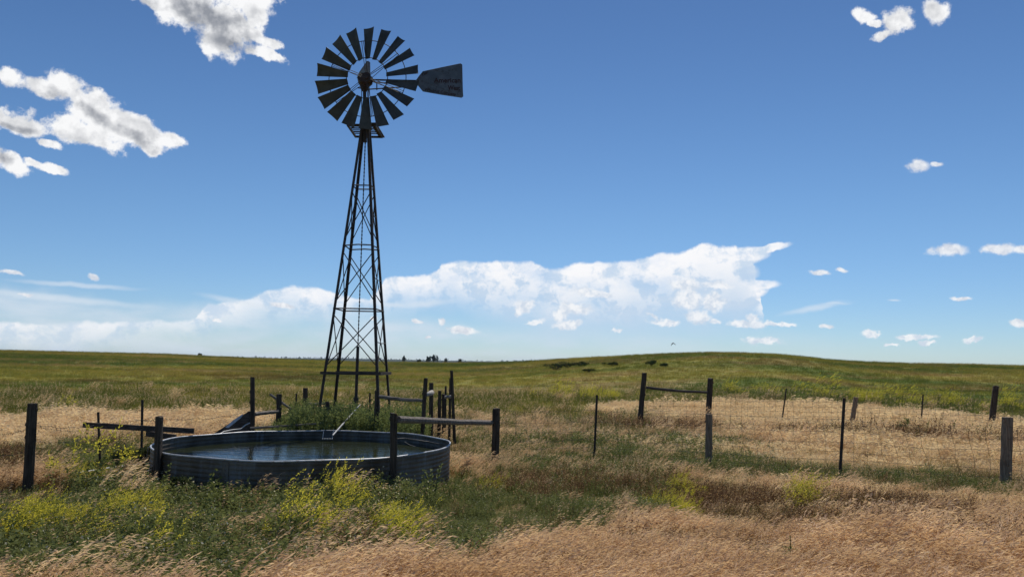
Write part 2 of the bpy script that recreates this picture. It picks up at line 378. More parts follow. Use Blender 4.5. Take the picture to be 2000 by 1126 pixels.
# ------------------------------------------------------------------ numpy noise
def vnoise(x, y, seed=0):
    xi = np.floor(x).astype(np.int64); yi = np.floor(y).astype(np.int64); xf = x - xi; yf = y - yi
    def h(a, b):
        v = (a * 374761393 + b * 668265263 + seed * 974634777) & 0xffffffff
        v = ((v ^ (v >> 13)) * 1274126177) & 0xffffffff
        return ((v ^ (v >> 16)) & 0xffff) / 65535.0
    u = xf * xf * (3 - 2 * xf); v = yf * yf * (3 - 2 * yf)
    return (h(xi, yi) * (1 - u) + h(xi + 1, yi) * u) * (1 - v) + (h(xi, yi + 1) * (1 - u) + h(xi + 1, yi + 1) * u) * v
def fbm(x, y, seed=0, octv=4):
    s = 0; a = .5; t = 0
    for i in range(octv):
        s = s + a * vnoise(x * 2 ** i, y * 2 ** i, seed + i); t += a; a *= .5
    return s / t
def sstep(t): t = np.clip(t, 0, 1); return t * t * (3 - 2 * t)

# ------------------------------------------------------------------ terrain
near_sky = [(-900, 684, 200), (0, 686, 200), (224, 691, 190), (336, 693.8, 185), (416, 697.5, 180), (480, 700.5, 175), (560, 703, 170), (640, 705.5, 165), (700, 708, 160), (800, 709, 155), (880, 710, 150),
            (960, 709.5, 140), (1020, 707.5, 130), (1060, 705, 125), (1120, 701.5, 120), (1200, 697.5, 115), (1290, 693, 112), (1380, 690, 110), (1450, 691, 110), (1520, 694, 112), (1560, 697.5, 114), (1619, 704, 120), (1680, 708, 128),
            (1773, 711.5, 135), (1880, 713, 145), (2000, 716.5, 150), (2900, 735, 150)]
far_sky = [(-900, 690), (0, 697), (336, 696), (416, 697.5), (544, 699), (640, 699.5), (667, 698.8), (720, 701), (826, 703), (906, 704.2), (960, 705.5), (1040, 704.5), (1200, 708), (2000, 722), (2900, 735)]
nA = np.array([azel(x, y)[0] for x, y, _ in near_sky]); nE = np.array([math.tan(rad(azel(x, y)[1])) for x, y, _ in near_sky]); nR = np.array([r for *_, r in near_sky])
fA = np.array([azel(x, y)[0] for x, y in far_sky]); fE = np.array([math.tan(rad(azel(x, y)[1])) for x, y in far_sky])
def terrain(x, y):
    x = np.asarray(x, float); y = np.asarray(y, float)
    r = np.hypot(x, y); a = np.degrees(np.arctan2(x, y))
    R = np.interp(a, nA, nR); e = np.interp(a, nA, nE); ef = np.interp(a, fA, fE)
    zr = CAMZ + R * e
    zf = CAMZ + 2600 * ef
    t = (r - 25) / (R - 25)
    z = zr * sstep(t) + 0.05 * (fbm(x / 3.1, y / 3.1, 3) - .5) * sstep((r - 3) / 6) * (1 - sstep((r - 90) / 30))
    z = z + 0.30 * (1 - sstep((r - 4.0) / 5.5)) + 0.35 * (fbm(x / 22, y / 22, 9) - .5) * sstep((r - 28) / 20) * (1 - sstep((r - R * .72) / (R * .2)))
    valley = -5.0
    t2 = sstep((r - R) / 350.0); z = np.where(r > R, zr + (valley - zr) * t2, z)
    t3 = sstep((r - 700) / 1900.0); z = np.where(r > 700, valley + (zf - valley) * t3, z)
    z = np.where(r > 2600, zf - (r - 2600) * .004, z)
    z = z + np.where(r > 900, 2.2 * (fbm(x / 260, y / 260, 21) - .5) * np.clip((r - 900) / 900, 0, 1), 0)
    return z
def gz(x, y): return float(terrain(np.array([x]), np.array([y]))[0])
def ground(px, py, up_=0.0):
    """point of the ground met by the sight line through a pixel"""
    d = ray(px, py); lo = 3.0
    t = 3.0
    while t < 4000:
        p = CAM + d * t
        if p.z < gz(p.x, p.y) + up_: break
        lo = t; t *= 1.03
    hi = t
    for _ in range(30):
        mid = (lo + hi) / 2; p = CAM + d * mid
        if p.z < gz(p.x, p.y) + up_: hi = mid
        else: lo = mid
    return CAM + d * hi
def foot(px, Y):
    """point on the ground at forward distance Y that shows in column px"""
    lo, hi = 600.0, 1500.0
    for _ in range(40):
        mid = (lo + hi) / 2; p = at(px, mid, Y)
        if p.z > gz(p.x, p.y): lo = mid
        else: hi = mid
    p = at(px, lo, Y); return Vector((p.x, p.y, gz(p.x, p.y)))

# patches of the meadow, measured on the photograph and laid on the ground as ellipses
def patch_list(lst):
    out = []
    for (cx, cy, rx, ry, wgt) in lst:
        hh_ = .24            # the photo shows the tops of the plants
        c = ground(cx, cy, hh_); e = ground(cx + rx, cy, hh_); n_ = ground(cx, min(cy + ry, 1400), hh_); f_ = ground(cx, max(cy - ry, 740), hh_)
        out.append((c.x, c.y, math.hypot(e.x - c.x, e.y - c.y), max((f_ - n_).length / 2, .2), math.atan2(c.x, c.y), wgt, (math.hypot(f_.x, f_.y) + math.hypot(n_.x, n_.y)) / 2))
    return out
def patch_val(pl, x, y, nz=None):
    if nz is None: nz = (fbm(x / 1.3 + 7, y / 1.3, 31) - .5) * .9
    acc = np.zeros_like(x)
    for (cx, cy, ra, rb, a, wgt, rc) in pl:
        ux, uy = math.sin(a), math.cos(a)
        mx, my = ux * rc, uy * rc
        dx, dy = x - mx, y - my
        along = dx * ux + dy * uy; side = dx * uy - dy * ux
        q = np.sqrt((side / ra) ** 2 + (along / rb) ** 2) + nz
        acc = np.maximum(acc, wgt * (1 - sstep((q - .75) / .45)))
    return acc
P_DRY = patch_list([(1250, 1005, 90, 26, .9),
                    (1720, 945, 330, 12, .4), (60, 925, 90, 28, .7), (230, 915, 60, 14, .3), (1090, 850, 110, 14, .45), (930, 905, 60, 18, .5)])
# nearer than this line the grass is dry; between it and the tank lie the green herbs
BL = [(x_, ground(x_, y_, .30)) for x_, y_ in ((-400, 1090), (0, 1118), (60, 1100), (130, 1092), (220, 1120), (320, 1140), (450, 1140), (580, 1118), (700, 1092), (900, 1085), (1000, 1045), (1130, 1020), (1230, 990), (1330, 985), (1420, 1005), (1600, 1000), (1700, 980), (1850, 965), (2000, 955), (2500, 950))]
bA = np.array([math.degrees(math.atan2(p.x, p.y)) for _, p in BL]); bR = np.array([math.hypot(p.x, p.y) for _, p in BL])
def near_dry(x, y):
    r = np.hypot(x, y); rb = np.interp(np.degrees(np.arctan2(x, y)), bA, bR)
    return 1 - sstep((r - rb + 1.1 * (fbm(x / .9, y / .9, 12) - .5) + .25) / .5), (r > rb) & (r < 14)
P_PALE = patch_list([(1600, 812, 340, 22, 1), (1450, 808, 160, 16, 1), (1850, 825, 150, 20, .8), (230, 822, 300, 20, 1), (20, 832, 140, 26, .9), (430, 822, 90, 16, 1), (1750, 865, 260, 10, .55), (1740, 944, 330, 12, .45), (1640, 882, 300, 9, .4), (1880, 888, 200, 9, .4)])
P_YEL = patch_list([(1750, 781, 330, 6, .22), (1130, 772, 90, 5, .3), (120, 797, 220, 6, .2), (160, 925, 62, 20, 1), (262, 985, 62, 26, 1), (60, 1020, 90, 30, .55), (115, 1050, 70, 16, .6), (640, 985, 75, 30, .38), (740, 1000, 130, 30, .30), (560, 1040, 120, 20, .3), (400, 1000, 90, 20, .25), (925, 985, 45, 45, .8), (770, 1040, 60, 26, .7), (900, 1010, 50, 24, .8),
                    (1300, 950, 45, 26, .8), (1570, 965, 42, 16, .9), (1330, 990, 26, 14, .8), (955, 940, 30, 20, .8), (250, 1060, 60, 20, .35), (560, 960, 60, 20, .4)])
P_FORB = patch_list([(1300, 1035, 70, 9, .55), (1500, 1072, 70, 9, .5), (1660, 1035, 60, 7, .5), (800, 1110, 60, 8, .45), (1880, 1000, 60, 7, .5), (1200, 1085, 50, 6, .4), (500, 985, 330, 50, 1), (330, 1030, 220, 34, .8), (720, 960, 220, 26, .9), (1100, 975, 130, 30, .8), (260, 880, 120, 22, .6), (120, 872, 130, 20, .55), (840, 960, 90, 20, .8), (1000, 1020, 120, 24, .5), (1240, 868, 230, 24, .8), (1600, 908, 330, 9, .85), (1130, 900, 160, 20, .6), (1850, 918, 120, 6, .6), (1080, 850, 70, 14, .5)])
P_BRN = patch_list([(40, 950, 80, 26, .7), (1700, 1012, 260, 13, .75), (1350, 1050, 160, 12, .6), (1900, 1055, 130, 14, .6), (1050, 1098, 110, 9, .5), (1620, 1085, 160, 9, .5), (30, 880, 60, 24, .6), (700, 1075, 60, 12, .5), (1120, 925, 100, 22, .5), (1400, 955, 130, 16, .9), (1040, 930, 90, 20, .6), (1850, 975, 200, 14, .7), (1620, 975, 120, 14, .5), (1200, 930, 120, 18, .5), (1650, 845, 400, 5, .8), (1280, 830, 80, 8, .5)])
P_GRN = patch_list([(1500, 728, 500, 22, 1), (1750, 765, 420, 20, .9), (250, 745, 400, 26, .9), (250, 715, 400, 12, .9), (1100, 745, 150, 16, .5)])

# ------------------------------------------------------------------ ground sheet
def meadow_color(n, pos):
    """colours of the meadow as a function of place; shared by the ground and the far tufts"""
    big_ = n.noise(pos, .035, 5, .6); mid_ = n.noise(pos, .16, 5, .62); fine = n.noise(pos, 1.1, 5, .65)
    at_ = n.new('ShaderNodeAttribute', attribute_name='patch')
    return big_, mid_, fine, at_
def meadow(n, pos, bright=1.0):
    def S(r, g, b): return (r * bright, g * bright, b * bright, 1)
    st = n.v('MULTIPLY', pos, (.55, 1.0, 1.0))
    big_ = n.noise(st, .045, 5, .62, .5); mid_ = n.noise(n.v('ADD', st, (31, 7, 0)), .15, 6, .68); fine = n.noise(pos, 1.3, 5, .7); b2 = n.noise(n.v('ADD', st, (5, 91, 0)), .055, 6, .66)
    g1 = n.mix(n.step(big_, .43, .56), S(.088, .118, .026), S(.205, .190, .042))
    g2 = n.mix(n.m('MULTIPLY', n.step(mid_, .50, .62), .75), g1, S(.190, .140, .055))
    g3 = n.mix(n.m('MULTIPLY', n.step(mid_, .44, .34), .85), g2, S(.050, .080, .016))
    g4 = n.mix(n.m('MULTIPLY', n.step(b2, .55, .63), .6), g3, S(.31, .225, .105))
    g4 = n.mix(n.m('MULTIPLY', n.step(b2, .42, .34), .6), g4, S(.115, .075, .032))
    return n.mix(n.m('MULTIPLY', n.step(fine, .35, .7), .45), g4, n.mix(1.0, g4, (1.9, 1.75, 1.5, 1), 'MULTIPLY'))
def ground_material():
    m, n, out = newmat("meadow_ground"); g = n.new('ShaderNodeNewGeometry'); pos = g.outputs['Position']
    at_ = n.new('ShaderNodeAttribute', attribute_name='patch'); sp = n.new('ShaderNodeSeparateColor'); n.put(sp.inputs[0], at_.outputs['Color'])
    at2 = n.new('ShaderNodeAttribute', attribute_name='patchb'); sp2 = n.new('ShaderNodeSeparateColor'); n.put(sp2.inputs[0], at2.outputs['Color'])
    col = meadow(n, pos)
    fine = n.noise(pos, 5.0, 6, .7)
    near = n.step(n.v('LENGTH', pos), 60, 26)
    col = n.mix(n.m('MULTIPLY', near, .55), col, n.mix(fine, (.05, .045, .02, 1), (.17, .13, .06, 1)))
    col = n.mix(sp.outputs[0], col, n.mix(fine, (.08, .052, .028, 1), (.24, .16, .09, 1)))
    col = n.mix(sp.outputs[1], col, n.mix(fine, (.36, .25, .14, 1), (.62, .48, .31, 1)))
    col = n.mix(n.m('MULTIPLY', sp.outputs[2], .8), col, n.mix(fine, (.03, .04, .015, 1), (.09, .10, .04, 1)))
    lp = n.v('LENGTH', pos)
    # far country: pale plain, then dark wooded hills
    wn = n.noise(pos, .006, 5, .6)
    farc = n.mix(n.step(n.m('ADD', lp, n.m('MULTIPLY', wn, 900)), 1500, 1900), (.26, .22, .12, 1), n.mix(n.step(wn, .4, .6), (.022, .032, .026, 1), (.055, .065, .042, 1)))
    col = n.mix(n.step(lp, 320, 600), col, farc)
    bp = n.new('ShaderNodeBump'); bp.inputs['Strength'].default_value = .7; bp.inputs['Distance'].default_value = .15; n.put(bp.inputs['Height'], n.noise(pos, 2.2, 6, .7))
    principled(n, out, **{'Base Color': col, 'Roughness': .95, 'Specular IOR Level': .05, 'Normal': bp.outputs[0]})
    return m
az_l = np.concatenate([np.arange(-180, -42, 3.0), np.arange(-42, 42, .28), np.arange(42, 180, 3.0)])
rs = np.concatenate([[0.01], np.geomspace(1.0, 9000, 300)])
AA, RR = np.meshgrid(np.radians(az_l), rs, indexing='ij')
GX = (np.sin(AA) * RR).ravel(); GY = (np.cos(AA) * RR).ravel(); GZ = terrain(GX, GY)
na, nr = len(az_l), len(rs)
ii, jj = np.meshgrid(np.arange(na), np.arange(nr - 1), indexing='ij'); i2 = (ii + 1) % na
quads = np.stack([ii * nr + jj, ii * nr + jj + 1, i2 * nr + jj + 1, i2 * nr + jj], -1).reshape(-1, 4)
me = bpy.data.meshes.new("ground")
me.vertices.add(len(GX)); me.vertices.foreach_set('co', np.stack([GX, GY, GZ], -1).ravel())
me.loops.add(quads.size); me.loops.foreach_set('vertex_index', quads.ravel())
me.polygons.add(len(quads)); me.polygons.foreach_set('loop_start', np.arange(0, quads.size, 4))
me.polygons.foreach_set('use_smooth', np.ones(len(quads), bool)); me.update(calc_edges=True)
vis = (GY > 0) & (RR.ravel() < 260)
_nd = near_dry(GX, np.maximum(GY, .01))[0] * (GY > 0)
def pv(pl, scale=1.3):
    o = np.zeros(len(GX)); o[vis] = patch_val(pl, GX[vis], GY[vis], (fbm(GX[vis] / scale, GY[vis] / scale, 31) - .5) * .9); return o
ca = me.attributes.new('patch', 'FLOAT_COLOR', 'POINT')
ca.data.foreach_set('color', np.stack([np.maximum(pv(P_DRY), _nd), pv(P_PALE, 2.2), np.maximum(pv(P_FORB), pv(P_YEL)), np.ones(len(GX))], -1).ravel())
me.materials.append(ground_material())
go = bpy.data.objects.new("ground", me); COL.objects.link(go); tag(go, "rolling prairie ground under dry and green grass", "ground", kind='structure')

# ------------------------------------------------------------------ windmill
YT = 19.0
C0 = foot(692, YT); Ct = at(713, 288, YT)
def TC(z): return C0 + (Ct - C0) * ((z - C0.z) / (Ct.z - C0.z))
def TL(z): return max(1.57 - .181 * z, .2)
ph = rad(1.7); tu = Vector((math.cos(ph), -math.sin(ph), 0)); tv = Vector((math.sin(ph), math.cos(ph), 0))
def corner(i, z):
    sx, sy = [(-1, -1), (1, -1), (1, 1), (-1, 1)][i]
    return TC(z) + tu * (sx * TL(z) / 2) + tv * (sy * TL(z) / 2)
wm = thing("windmill", C0, "tall steel lattice windmill with dark blades and lettered tail vane behind the round tank", "windmill")
ZT = 7.72
for i in range(4):
    sx, sy = [(-1, -1), (1, -1), (1, 1), (-1, 1)][i]
    b = MB(); b.angle_iron(corner(i, -.25), corner(i, ZT), .062, .012, tu * -sx, tv * -sy); b.build("leg", M_TOWER, wm)
def zat(py, Y, px=700): return at(px, py, Y).z
zg = [zat(729, YT - .7), zat(602, YT - .55), zat(479, YT - .4), zat(361, YT - .25)]
for gi, z in enumerate(zg):
    for i in range(4):
        a, c_ = corner(i, z), corner((i + 1) % 4, z + (0.02 if gi == 2 and i == 0 else 0))
        b = MB()
        if gi == 0:
            if i == 3: continue
            off = (tv * -.05) if i == 0 else ((tu * .05) if i == 1 else tv * .05)
            d = (c_ - a).normalized(); b.beam(a - d * .06 + off, c_ + d * .05 + off, .045, .062)
            b.build("crossbeam", M_RAILD, wm)
        else:
            mid = (a + c_) / 2 + Vector((0, 0, .02 if gi == 2 else 0)); b.tube([a, mid, c_], .016, 6); b.build("girt", M_TOWER, wm)
for k in range(3):
    for i in range(4):
        z0, z1 = zg[k] + .13, zg[k + 1] - .13
        for s_ in (0, 1):
            p, q = (corner(i, z0), corner((i + 1) % 4, z1)) if s_ == 0 else (corner((i + 1) % 4, z0), corner(i, z1))
            n_out = ((corner(i, z0) + corner((i + 1) % 4, z0)) / 2 - TC(z0)).normalized() * (-.012 - s_ * .02)
            md = (p + q) / 2 + n_out * 1.1
            b = MB(); b.tube([p + n_out, md, q + n_out], .012, 6); b.build("brace", M_TOWER, wm)
for py in (306, 421, 545, 668):          # climbing rungs on the right side
    z = zat(py, YT); a = corner(1, z); c_ = corner(2, z); b = MB(); b.tube([a, (a + c_) / 2 - Vector((0, 0, .02)), c_], .011, 6); b.build("rung", M_TOWER, wm)
b = MB(); b.tube([TC(2.3), TC(ZT + .3)], .011, 6)
for k in range(60): b.tube([TC(2.4 + k * .09), TC(2.43 + k * .09)], .017, 6)
b.build("pump_rod", M_TOWER, wm)
b = MB(); b.tube([TC(-.2), TC(1.1), TC(1.1), TC(2.35)], [.05, .05, .036, .036], 10); b.tube([TC(1.05), TC(1.15)], .06, 10); b.build("drop_pipe", M_TOWER, wm)
# platform
zp = 7.66; cp = TC(zp); X0, X1, Y0, Y1 = cp.x - .40, cp.x + .27, 18.78, 19.78
pf = MB()
for a, c_ in (((X0, Y0), (X1, Y0)), ((X1, Y0), (X1, Y1)), ((X1, Y1), (X0, Y1)), ((X0, Y1), (X0, Y0))):
    d = (Vector((*c_, 0)) - Vector((*a, 0))).normalized() * .018
    pf.beam(Vector((*a, zp)) - d, Vector((*c_, zp)) + d, .035, .05)
platform = pf.build("platform", M_TOWER, wm)
for k in range(6):
    y = Y0 + .1 + k * .155; s_ = MB(); s_.beam((X0 - .02, y, zp + .045), (X1 + .02, y, zp + .045), .022 if k % 2 else .06, .02); s_.build("slat", M_RAILD, platform)
s_ = MB(); s_.beam((X1 - .06, Y0 + .05, zp + .075), (X1 - .02, Y1 + .12, zp + .03), .14, .025); s_.build("foot_plate", M_RAILD, platform)
# head
hubc = at(716.5, 152, 18.45)
toT = Vector((TC(8.8).x, TC(8.8).y, hubc.z)); 
vaz = math.atan2(hubc.x, hubc.y)
aang = vaz + rad(15)                        # the wheel's axis runs back from the rotor a little left of the sight line
axis = Vector((-math.sin(aang), -math.cos(aang), 0.0))   # towards the viewer
gear_c = at(712.5, 157.5, 18.98)
g_ = MB(); vs, fs = lump(gear_c, (.17, .20, .17), 20, 12); g_.add(vs, fs)
g_.tube([gear_c + Vector((0, 0, -.10)), gear_c + Vector((0, 0, -.26))], [.13, .075], 14)
g_.tube([gear_c + axis * .12, gear_c + axis * .24], [.15, .11], 18)
gearbox = g_.build("gearbox", M_GEAR, wm, smooth=False)
mast = MB(); mb0 = TC(7.3); mast.tube([mb0, Vector((gear_c.x, gear_c.y, gear_c.z - .2))], .042, 10); mast.tube([mb0 + Vector((.09, 0, 0)), gear_c + Vector((.09, 0, -.15))], .009, 6)
mast.tube([mb0 + Vector((-.08, -.02, 0)), gear_c + Vector((-.07, -.02, -.15))], .009, 6); mast.build("mast_pipe", M_TOWER, wm)
side = Vector((-axis.y, axis.x, 0)).normalized()
if side.x < 0: side = -side
up = Vector((0, 0, 1))
def hd(a_, u_, d_): return gear_c + side * a_ + up * u_ + axis * d_
hood = MB()
ho = [(696.5, 153), (702, 140), (716.5, 119.5), (719.5, 119), (723, 122), (723.6, 147), (722, 158)]
hf = [at(x, y, 18.78 if y > 130 else 18.95) for x, y in ho]; hb_ = [at(x + (712 - x) * .25, y + 2, 19.16 if y > 130 else 19.05) for x, y in ho]
n_ = len(ho); hood.add(hf + hb_, [tuple(range(n_)), tuple(range(n_, 2 * n_))[::-1]] + [(k, n_ + k, n_ + (k + 1) % n_, (k + 1) % n_) for k in range(n_)])
hood.build("hood", M_HOOD, wm)
# wheel
RW = 1.245
wheel = MB()
wheel.tube([hubc + axis * .10, hubc + axis * .06, hubc - axis * .20, hubc - axis * .34], [.055, .085, .085, .05], 18)
wheel.tube([hubc + axis * .07, hubc + axis * .05], .115, 20); wheel.tube([hubc - axis * .16, hubc - axis * .18], .115, 20)
wheel_o = wheel.build("wheel", M_GEAR, wm)
def wp(r_, th, d_=0.0): return hubc + (side * math.cos(th) + up * math.sin(th)) * r_ + axis * d_
def ring(r_, d_, rt):
    b = MB(); n = 72; vs = []; fs = []; m_ = 6
    for k in range(n):
        th = 2 * math.pi * k / n
        for j in range(m_):
            q = 2 * math.pi * j / m_; vs.append(wp(r_ + rt * math.cos(q), th, d_ + rt * math.sin(q)))
    for k in range(n):
        for j in range(m_): fs.append((k * m_ + j, k * m_ + (j + 1) % m_, ((k + 1) % n) * m_ + (j + 1) % m_, ((k + 1) % n) * m_ + j))
    b.add(vs, fs); return b
ring(.50, -.01, .010).build("inner_rim", M_TOWER, wheel_o, smooth=True)
ring(.935, -.05, .010).build("outer_rim", M_TOWER, wheel_o, smooth=True)
for k in range(18):
    th = math.pi / 2 + k * 2 * math.pi / 18 + random.uniform(-.012, .012)
    beta = rad(26 + random.uniform(-2, 2))
    rv = (side * math.cos(th) + up * math.sin(th)); tvv = (-side * math.sin(th) + up * math.cos(th))
    # pitched so that the underside of the left blades faces the ground in front
    ch = tvv * math.cos(beta) - axis * math.sin(beta); nn = ch.cross(rv).normalized()
    vs = []; fs = []; NRr, NC = 6, 6; th_ = .004
    bent = random.uniform(-.02, .02); rt = RW + random.uniform(-.012, .012)
    for layer in (0, 1):
        for i in range(NRr + 1):
            f = i / NRr; r_ = .47 + (rt - .47) * f; wd = .135 + (.315 - .135) * f
            for j in range(NC + 1):
                g = j / NC - .5
                cam_ = .016 * (1 - 4 * g * g) * (.5 + .6 * f)
                tip = .008 * (1 - 4 * g * g) if i == NRr else 0
                vs.append(hubc + rv * (r_ - tip) + ch * (g * wd) + nn * (cam_ + layer * th_ + bent * f * g) )
    L_ = (NRr + 1) * (NC + 1)
    for i in range(NRr):
        for j in range(NC):
            a = i * (NC + 1) + j; q = (a, a + 1, a + NC + 2, a + NC + 1); fs.append(q[::-1]); fs.append(tuple(x + L_ for x in q))
    per = [j for j in range(NC + 1)] + [i * (NC + 1) + NC for i in range(1, NRr + 1)] + [NRr * (NC + 1) + j for j in range(NC - 1, -1, -1)] + [i * (NC + 1) for i in range(NRr - 1, 0, -1)]
    for a, c_ in zip(per, per[1:] + per[:1]): fs.append((a, c_, c_ + L_, a + L_))
    b = MB(); b.add(vs, fs); blade = b.build("blade", M_BLADE, wheel_o, smooth=False)
    # the bracket on which the blade sits on the outer rim
    br = MB(); br.beam(hubc + rv * .935 + ch * -.10 - axis * .045, hubc + rv * .935 + ch * .10 - axis * .045, .018, .018, axis); br.build("blade_bracket", M_TOWER, wheel_o)
for k in range(6):
    th = rad(98 + 60 * k)
    for dd, dth in ((.05, -.05), (.05, .05), (-.17, 0.0)):
        b = MB(); b.tube([wp(.08, th + dth * 3, dd), wp(.945, th + dth * .9, -.05)], .0075, 6); b.build("spoke", M_TOWER, wheel_o)
# tail vane, folded round beside the wheel
van = at(813, 158, 18.78); vdir = Vector((math.cos(rad(-8)), math.sin(rad(8)), 0)).normalized(); vn = Vector((vdir.y, -vdir.x, 0)).normalized()
if vn.y > 0: vn = -vn
def von(px, py, off=0.0):
    d = ray(px, py); t = (van - CAM).dot(vn) / d.dot(vn); return CAM + d * t + vn * off
vo = [(812, 158), (818.5, 149), (826, 139.7), (862, 132), (899.5, 124.3), (902.5, 126.5), (903.2, 160), (904.5, 188.5), (901.5, 190.8), (862, 185), (826, 178.6), (820, 171), (815, 165)]
vm = MB(); vm.plate([von(x, y) for x, y in vo], vn, .006); vane = vm.build("tail_vane", M_VANE, wm)
st = MB(); st.tube([von(831, 160.5, .004), von(898, 129, .004)], .005, 6); st.tube([von(831, 160.5, .004), von(897, 186, .004)], .005, 6); st.tube([von(831, 152, .004), von(831, 167, .004)], .005, 6)
st.build("stiffener", M_VANE, vane)
ed = MB(); ed.tube([von(x, y) for x, y in vo] + [von(*vo[0])], .006, 6, cap=False); ed.build("rolled_edge", M_VANE, vane)
tb = MB()
tb.beam(gear_c + side * .1 + up * .02, von(818, 158, .0), .02, .035); tb.beam(gear_c + side * .12 - up * .02, von(757, 163, .0), .02, .025)
tb.build("tail_bar", M_TOWER, wm)
tb = MB(); tb.tube([gear_c + side * -.17 - up * .18, gear_c + side * .10 - up * .22, von(789, 170, 0), von(818, 162, 0)], .015, 8); tb.tube([von(736, 160, 0), von(736, 176, 0)], .014, 6); tb.tube([gear_c + side * .06 - up * .2, von(727, 164, 0)], .012, 6)
tb.build("tail_brace", M_TOWER, wm)
def letters(txt, p0, p1, hpx, name, slant=0.0, bold=.012):
    """raised lettering set between two points of the vane"""
    cu_ = bpy.data.curves.new(name, 'FONT'); cu_.body = txt; cu_.offset = bold; cu_.extrude = .01; cu_.shear = slant; cu_.resolution_u = 3
    ob = bpy.data.objects.new(name, cu_); COL.objects.link(ob); bpy.context.view_layer.update()
    dg = bpy.context.evaluated_depsgraph_get(); me_ = bpy.data.meshes.new_from_object(ob.evaluated_get(dg)); bpy.data.objects.remove(ob)
    co = np.array([v.co[:] for v in me_.vertices]); mn, mx = co.min(0), co.max(0)
    A, B = von(*p0), von(*p1); ex = (B - A); L_ = ex.length; ex.normalize(); ey = Vector((0, 0, 1)); 
    ey = (ey - ex * ey.dot(ex)).normalized(); hh = hpx / 82.0
    capH = .70
    w0 = WORLD[vane.name]
    for v in me_.vertices:
        x_ = (v.co.x - mn[0]) / (mx[0] - mn[0]) * L_; y_ = v.co.y / capH * hh
        v.co = A + ex * x_ + ey * y_ + vn * (.006 + (v.co.z / .01) * .002) - w0
    me_.materials.clear(); me_.materials.append(M_LETTER)
    o = bpy.data.objects.new(name, me_); COL.objects.link(o); o.parent = vane; WORLD[o.name] = w0.copy(); return o
letters("The", (825.5, 149.5), (835.5, 143.2), 6.0, "lettering", .3, .02)
letters("American", (847.5, 161.5), (899.5, 161.5), 9.6, "lettering", 0, .025)
letters("West", (874.5, 175.5), (898.5, 176.5), 9.0, "lettering", 0, .025)
letters("Windmill Company", (829, 177.8), (890.5, 187.5), 6.4, "lettering", .1, .015)

# ------------------------------------------------------------------ round stock tank
TKX, TKY, TKR = -3.47, 13.78, 2.43
tank = thing("stock_tank", (TKX, TKY, 0), "wide round corrugated steel stock tank brimming with murky water, below the windmill", "water tank")
NS = 160
def tank_r(th, z):
    return TKR + .018 * math.sin(3 * th + 1) + .012 * math.sin(7 * th) - (.06 * math.exp(-((th + .12) / .09) ** 2)) * (z / .6)
def rimz(th): return .60 + .010 * math.sin(2 * th + .6) + .006 * math.sin(9 * th) - .035 * math.exp(-((th + .12) / .07) ** 2)
wl = MB(); vs = []; fs = []; NZ = 40
for s_ in range(2):
    for k in range(NS):
        th = 2 * math.pi * k / NS
        for j in range(NZ + 1):
            z = -.06 + (rimz(th) + .06) * j / NZ
            r_ = tank_r(th, max(z, 0)) + .0055 * math.sin(2 * math.pi * z / .068) - s_ * .004
            vs.append((TKX + r_ * math.cos(th), TKY + r_ * math.sin(th), z))
for s_ in range(2):
    o = s_ * NS * (NZ + 1)
    for k in range(NS):
        for j in range(NZ):
            a = o + k * (NZ + 1) + j; c_ = o + ((k + 1) % NS) * (NZ + 1) + j; q = (a, c_, c_ + 1, a + 1); fs.append(q if s_ == 0 else q[::-1])
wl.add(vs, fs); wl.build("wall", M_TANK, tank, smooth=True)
rm = MB(); pts = []
for k in range(NS + 1):
    th = 2 * math.pi * k / NS; r_ = tank_r(th, .6); pts.append((TKX + r_ * math.cos(th), TKY + r_ * math.sin(th), rimz(th) + .012))
rm.tube(pts, .014, 8, cap=False); rm.build("rim", M_GALV, tank, smooth=True)
for k, th in enumerate((rad(-102), rad(-63), rad(40), rad(-160), rad(100))):
    sm = MB(); r_ = TKR + .028
    sm.beam((TKX + r_ * math.cos(th), TKY + r_ * math.sin(th), 0.0), (TKX + r_ * math.cos(th), TKY + r_ * math.sin(th), .585), .10, .012, (math.cos(th), math.sin(th), 0))
    for j in range(8):
        zz = .06 + j * .068; c_ = Vector((TKX + (r_ + .008) * math.cos(th), TKY + (r_ + .008) * math.sin(th), zz)); v2, f2 = lump(c_, (.012, .012, .012), 6, 4); sm.add(v2, f2)
    sm.build("seam", M_TANK, tank)
# water
wv = [(TKX, TKY, .42)]; wf = []; rings = [.3, .6, .9, 1.2, 1.5, 1.8, 2.1, 2.45]
for r_ in rings:
    for k in range(NS):
        th = 2 * math.pi * k / NS; q = r_ if r_ < 2.4 else tank_r(th, .42) - .004; wv.append((TKX + q * math.cos(th), TKY + q * math.sin(th), .42))
for k in range(NS): wf.append((0, 1 + k, 1 + (k + 1) % NS))
for i in range(len(rings) - 1):
    for k in range(NS): a = 1 + i * NS + k; c_ = 1 + i * NS + (k + 1) % NS; wf.append((a, a + NS, c_ + NS, c_))
wmb = MB(); wmb.add(wv, wf)
m, n, out = newmat("murky_water"); g = n.new('ShaderNodeNewGeometry'); pos = g.outputs['Position']
pw = n.v('MULTIPLY', pos, (.8, 2.8, 1)); h1 = n.noise(pw, 3.0, 3, .5, .6); h2 = n.noise(n.v('MULTIPLY', pos, (1, 1.8, 1)), 16, 2, .5)
bp = n.new('ShaderNodeBump'); bp.inputs['Strength'].default_value = 1.0; bp.inputs['Distance'].default_value = .010
n.put(bp.inputs['Height'], n.m('ADD', h1, n.m('MULTIPLY', h2, .22)))
principled(n, out, **{'Base Color': n.mix(n.noise(pos, 1.2, 3, .5), (.016, .020, .008, 1), (.030, .034, .014, 1)), 'Roughness': .06, 'IOR': 1.33, 'Normal': bp.outputs[0]})
wat = wmb.build("water", m); tag(wat, "murky olive water filling the round tank", "water", kind='structure')

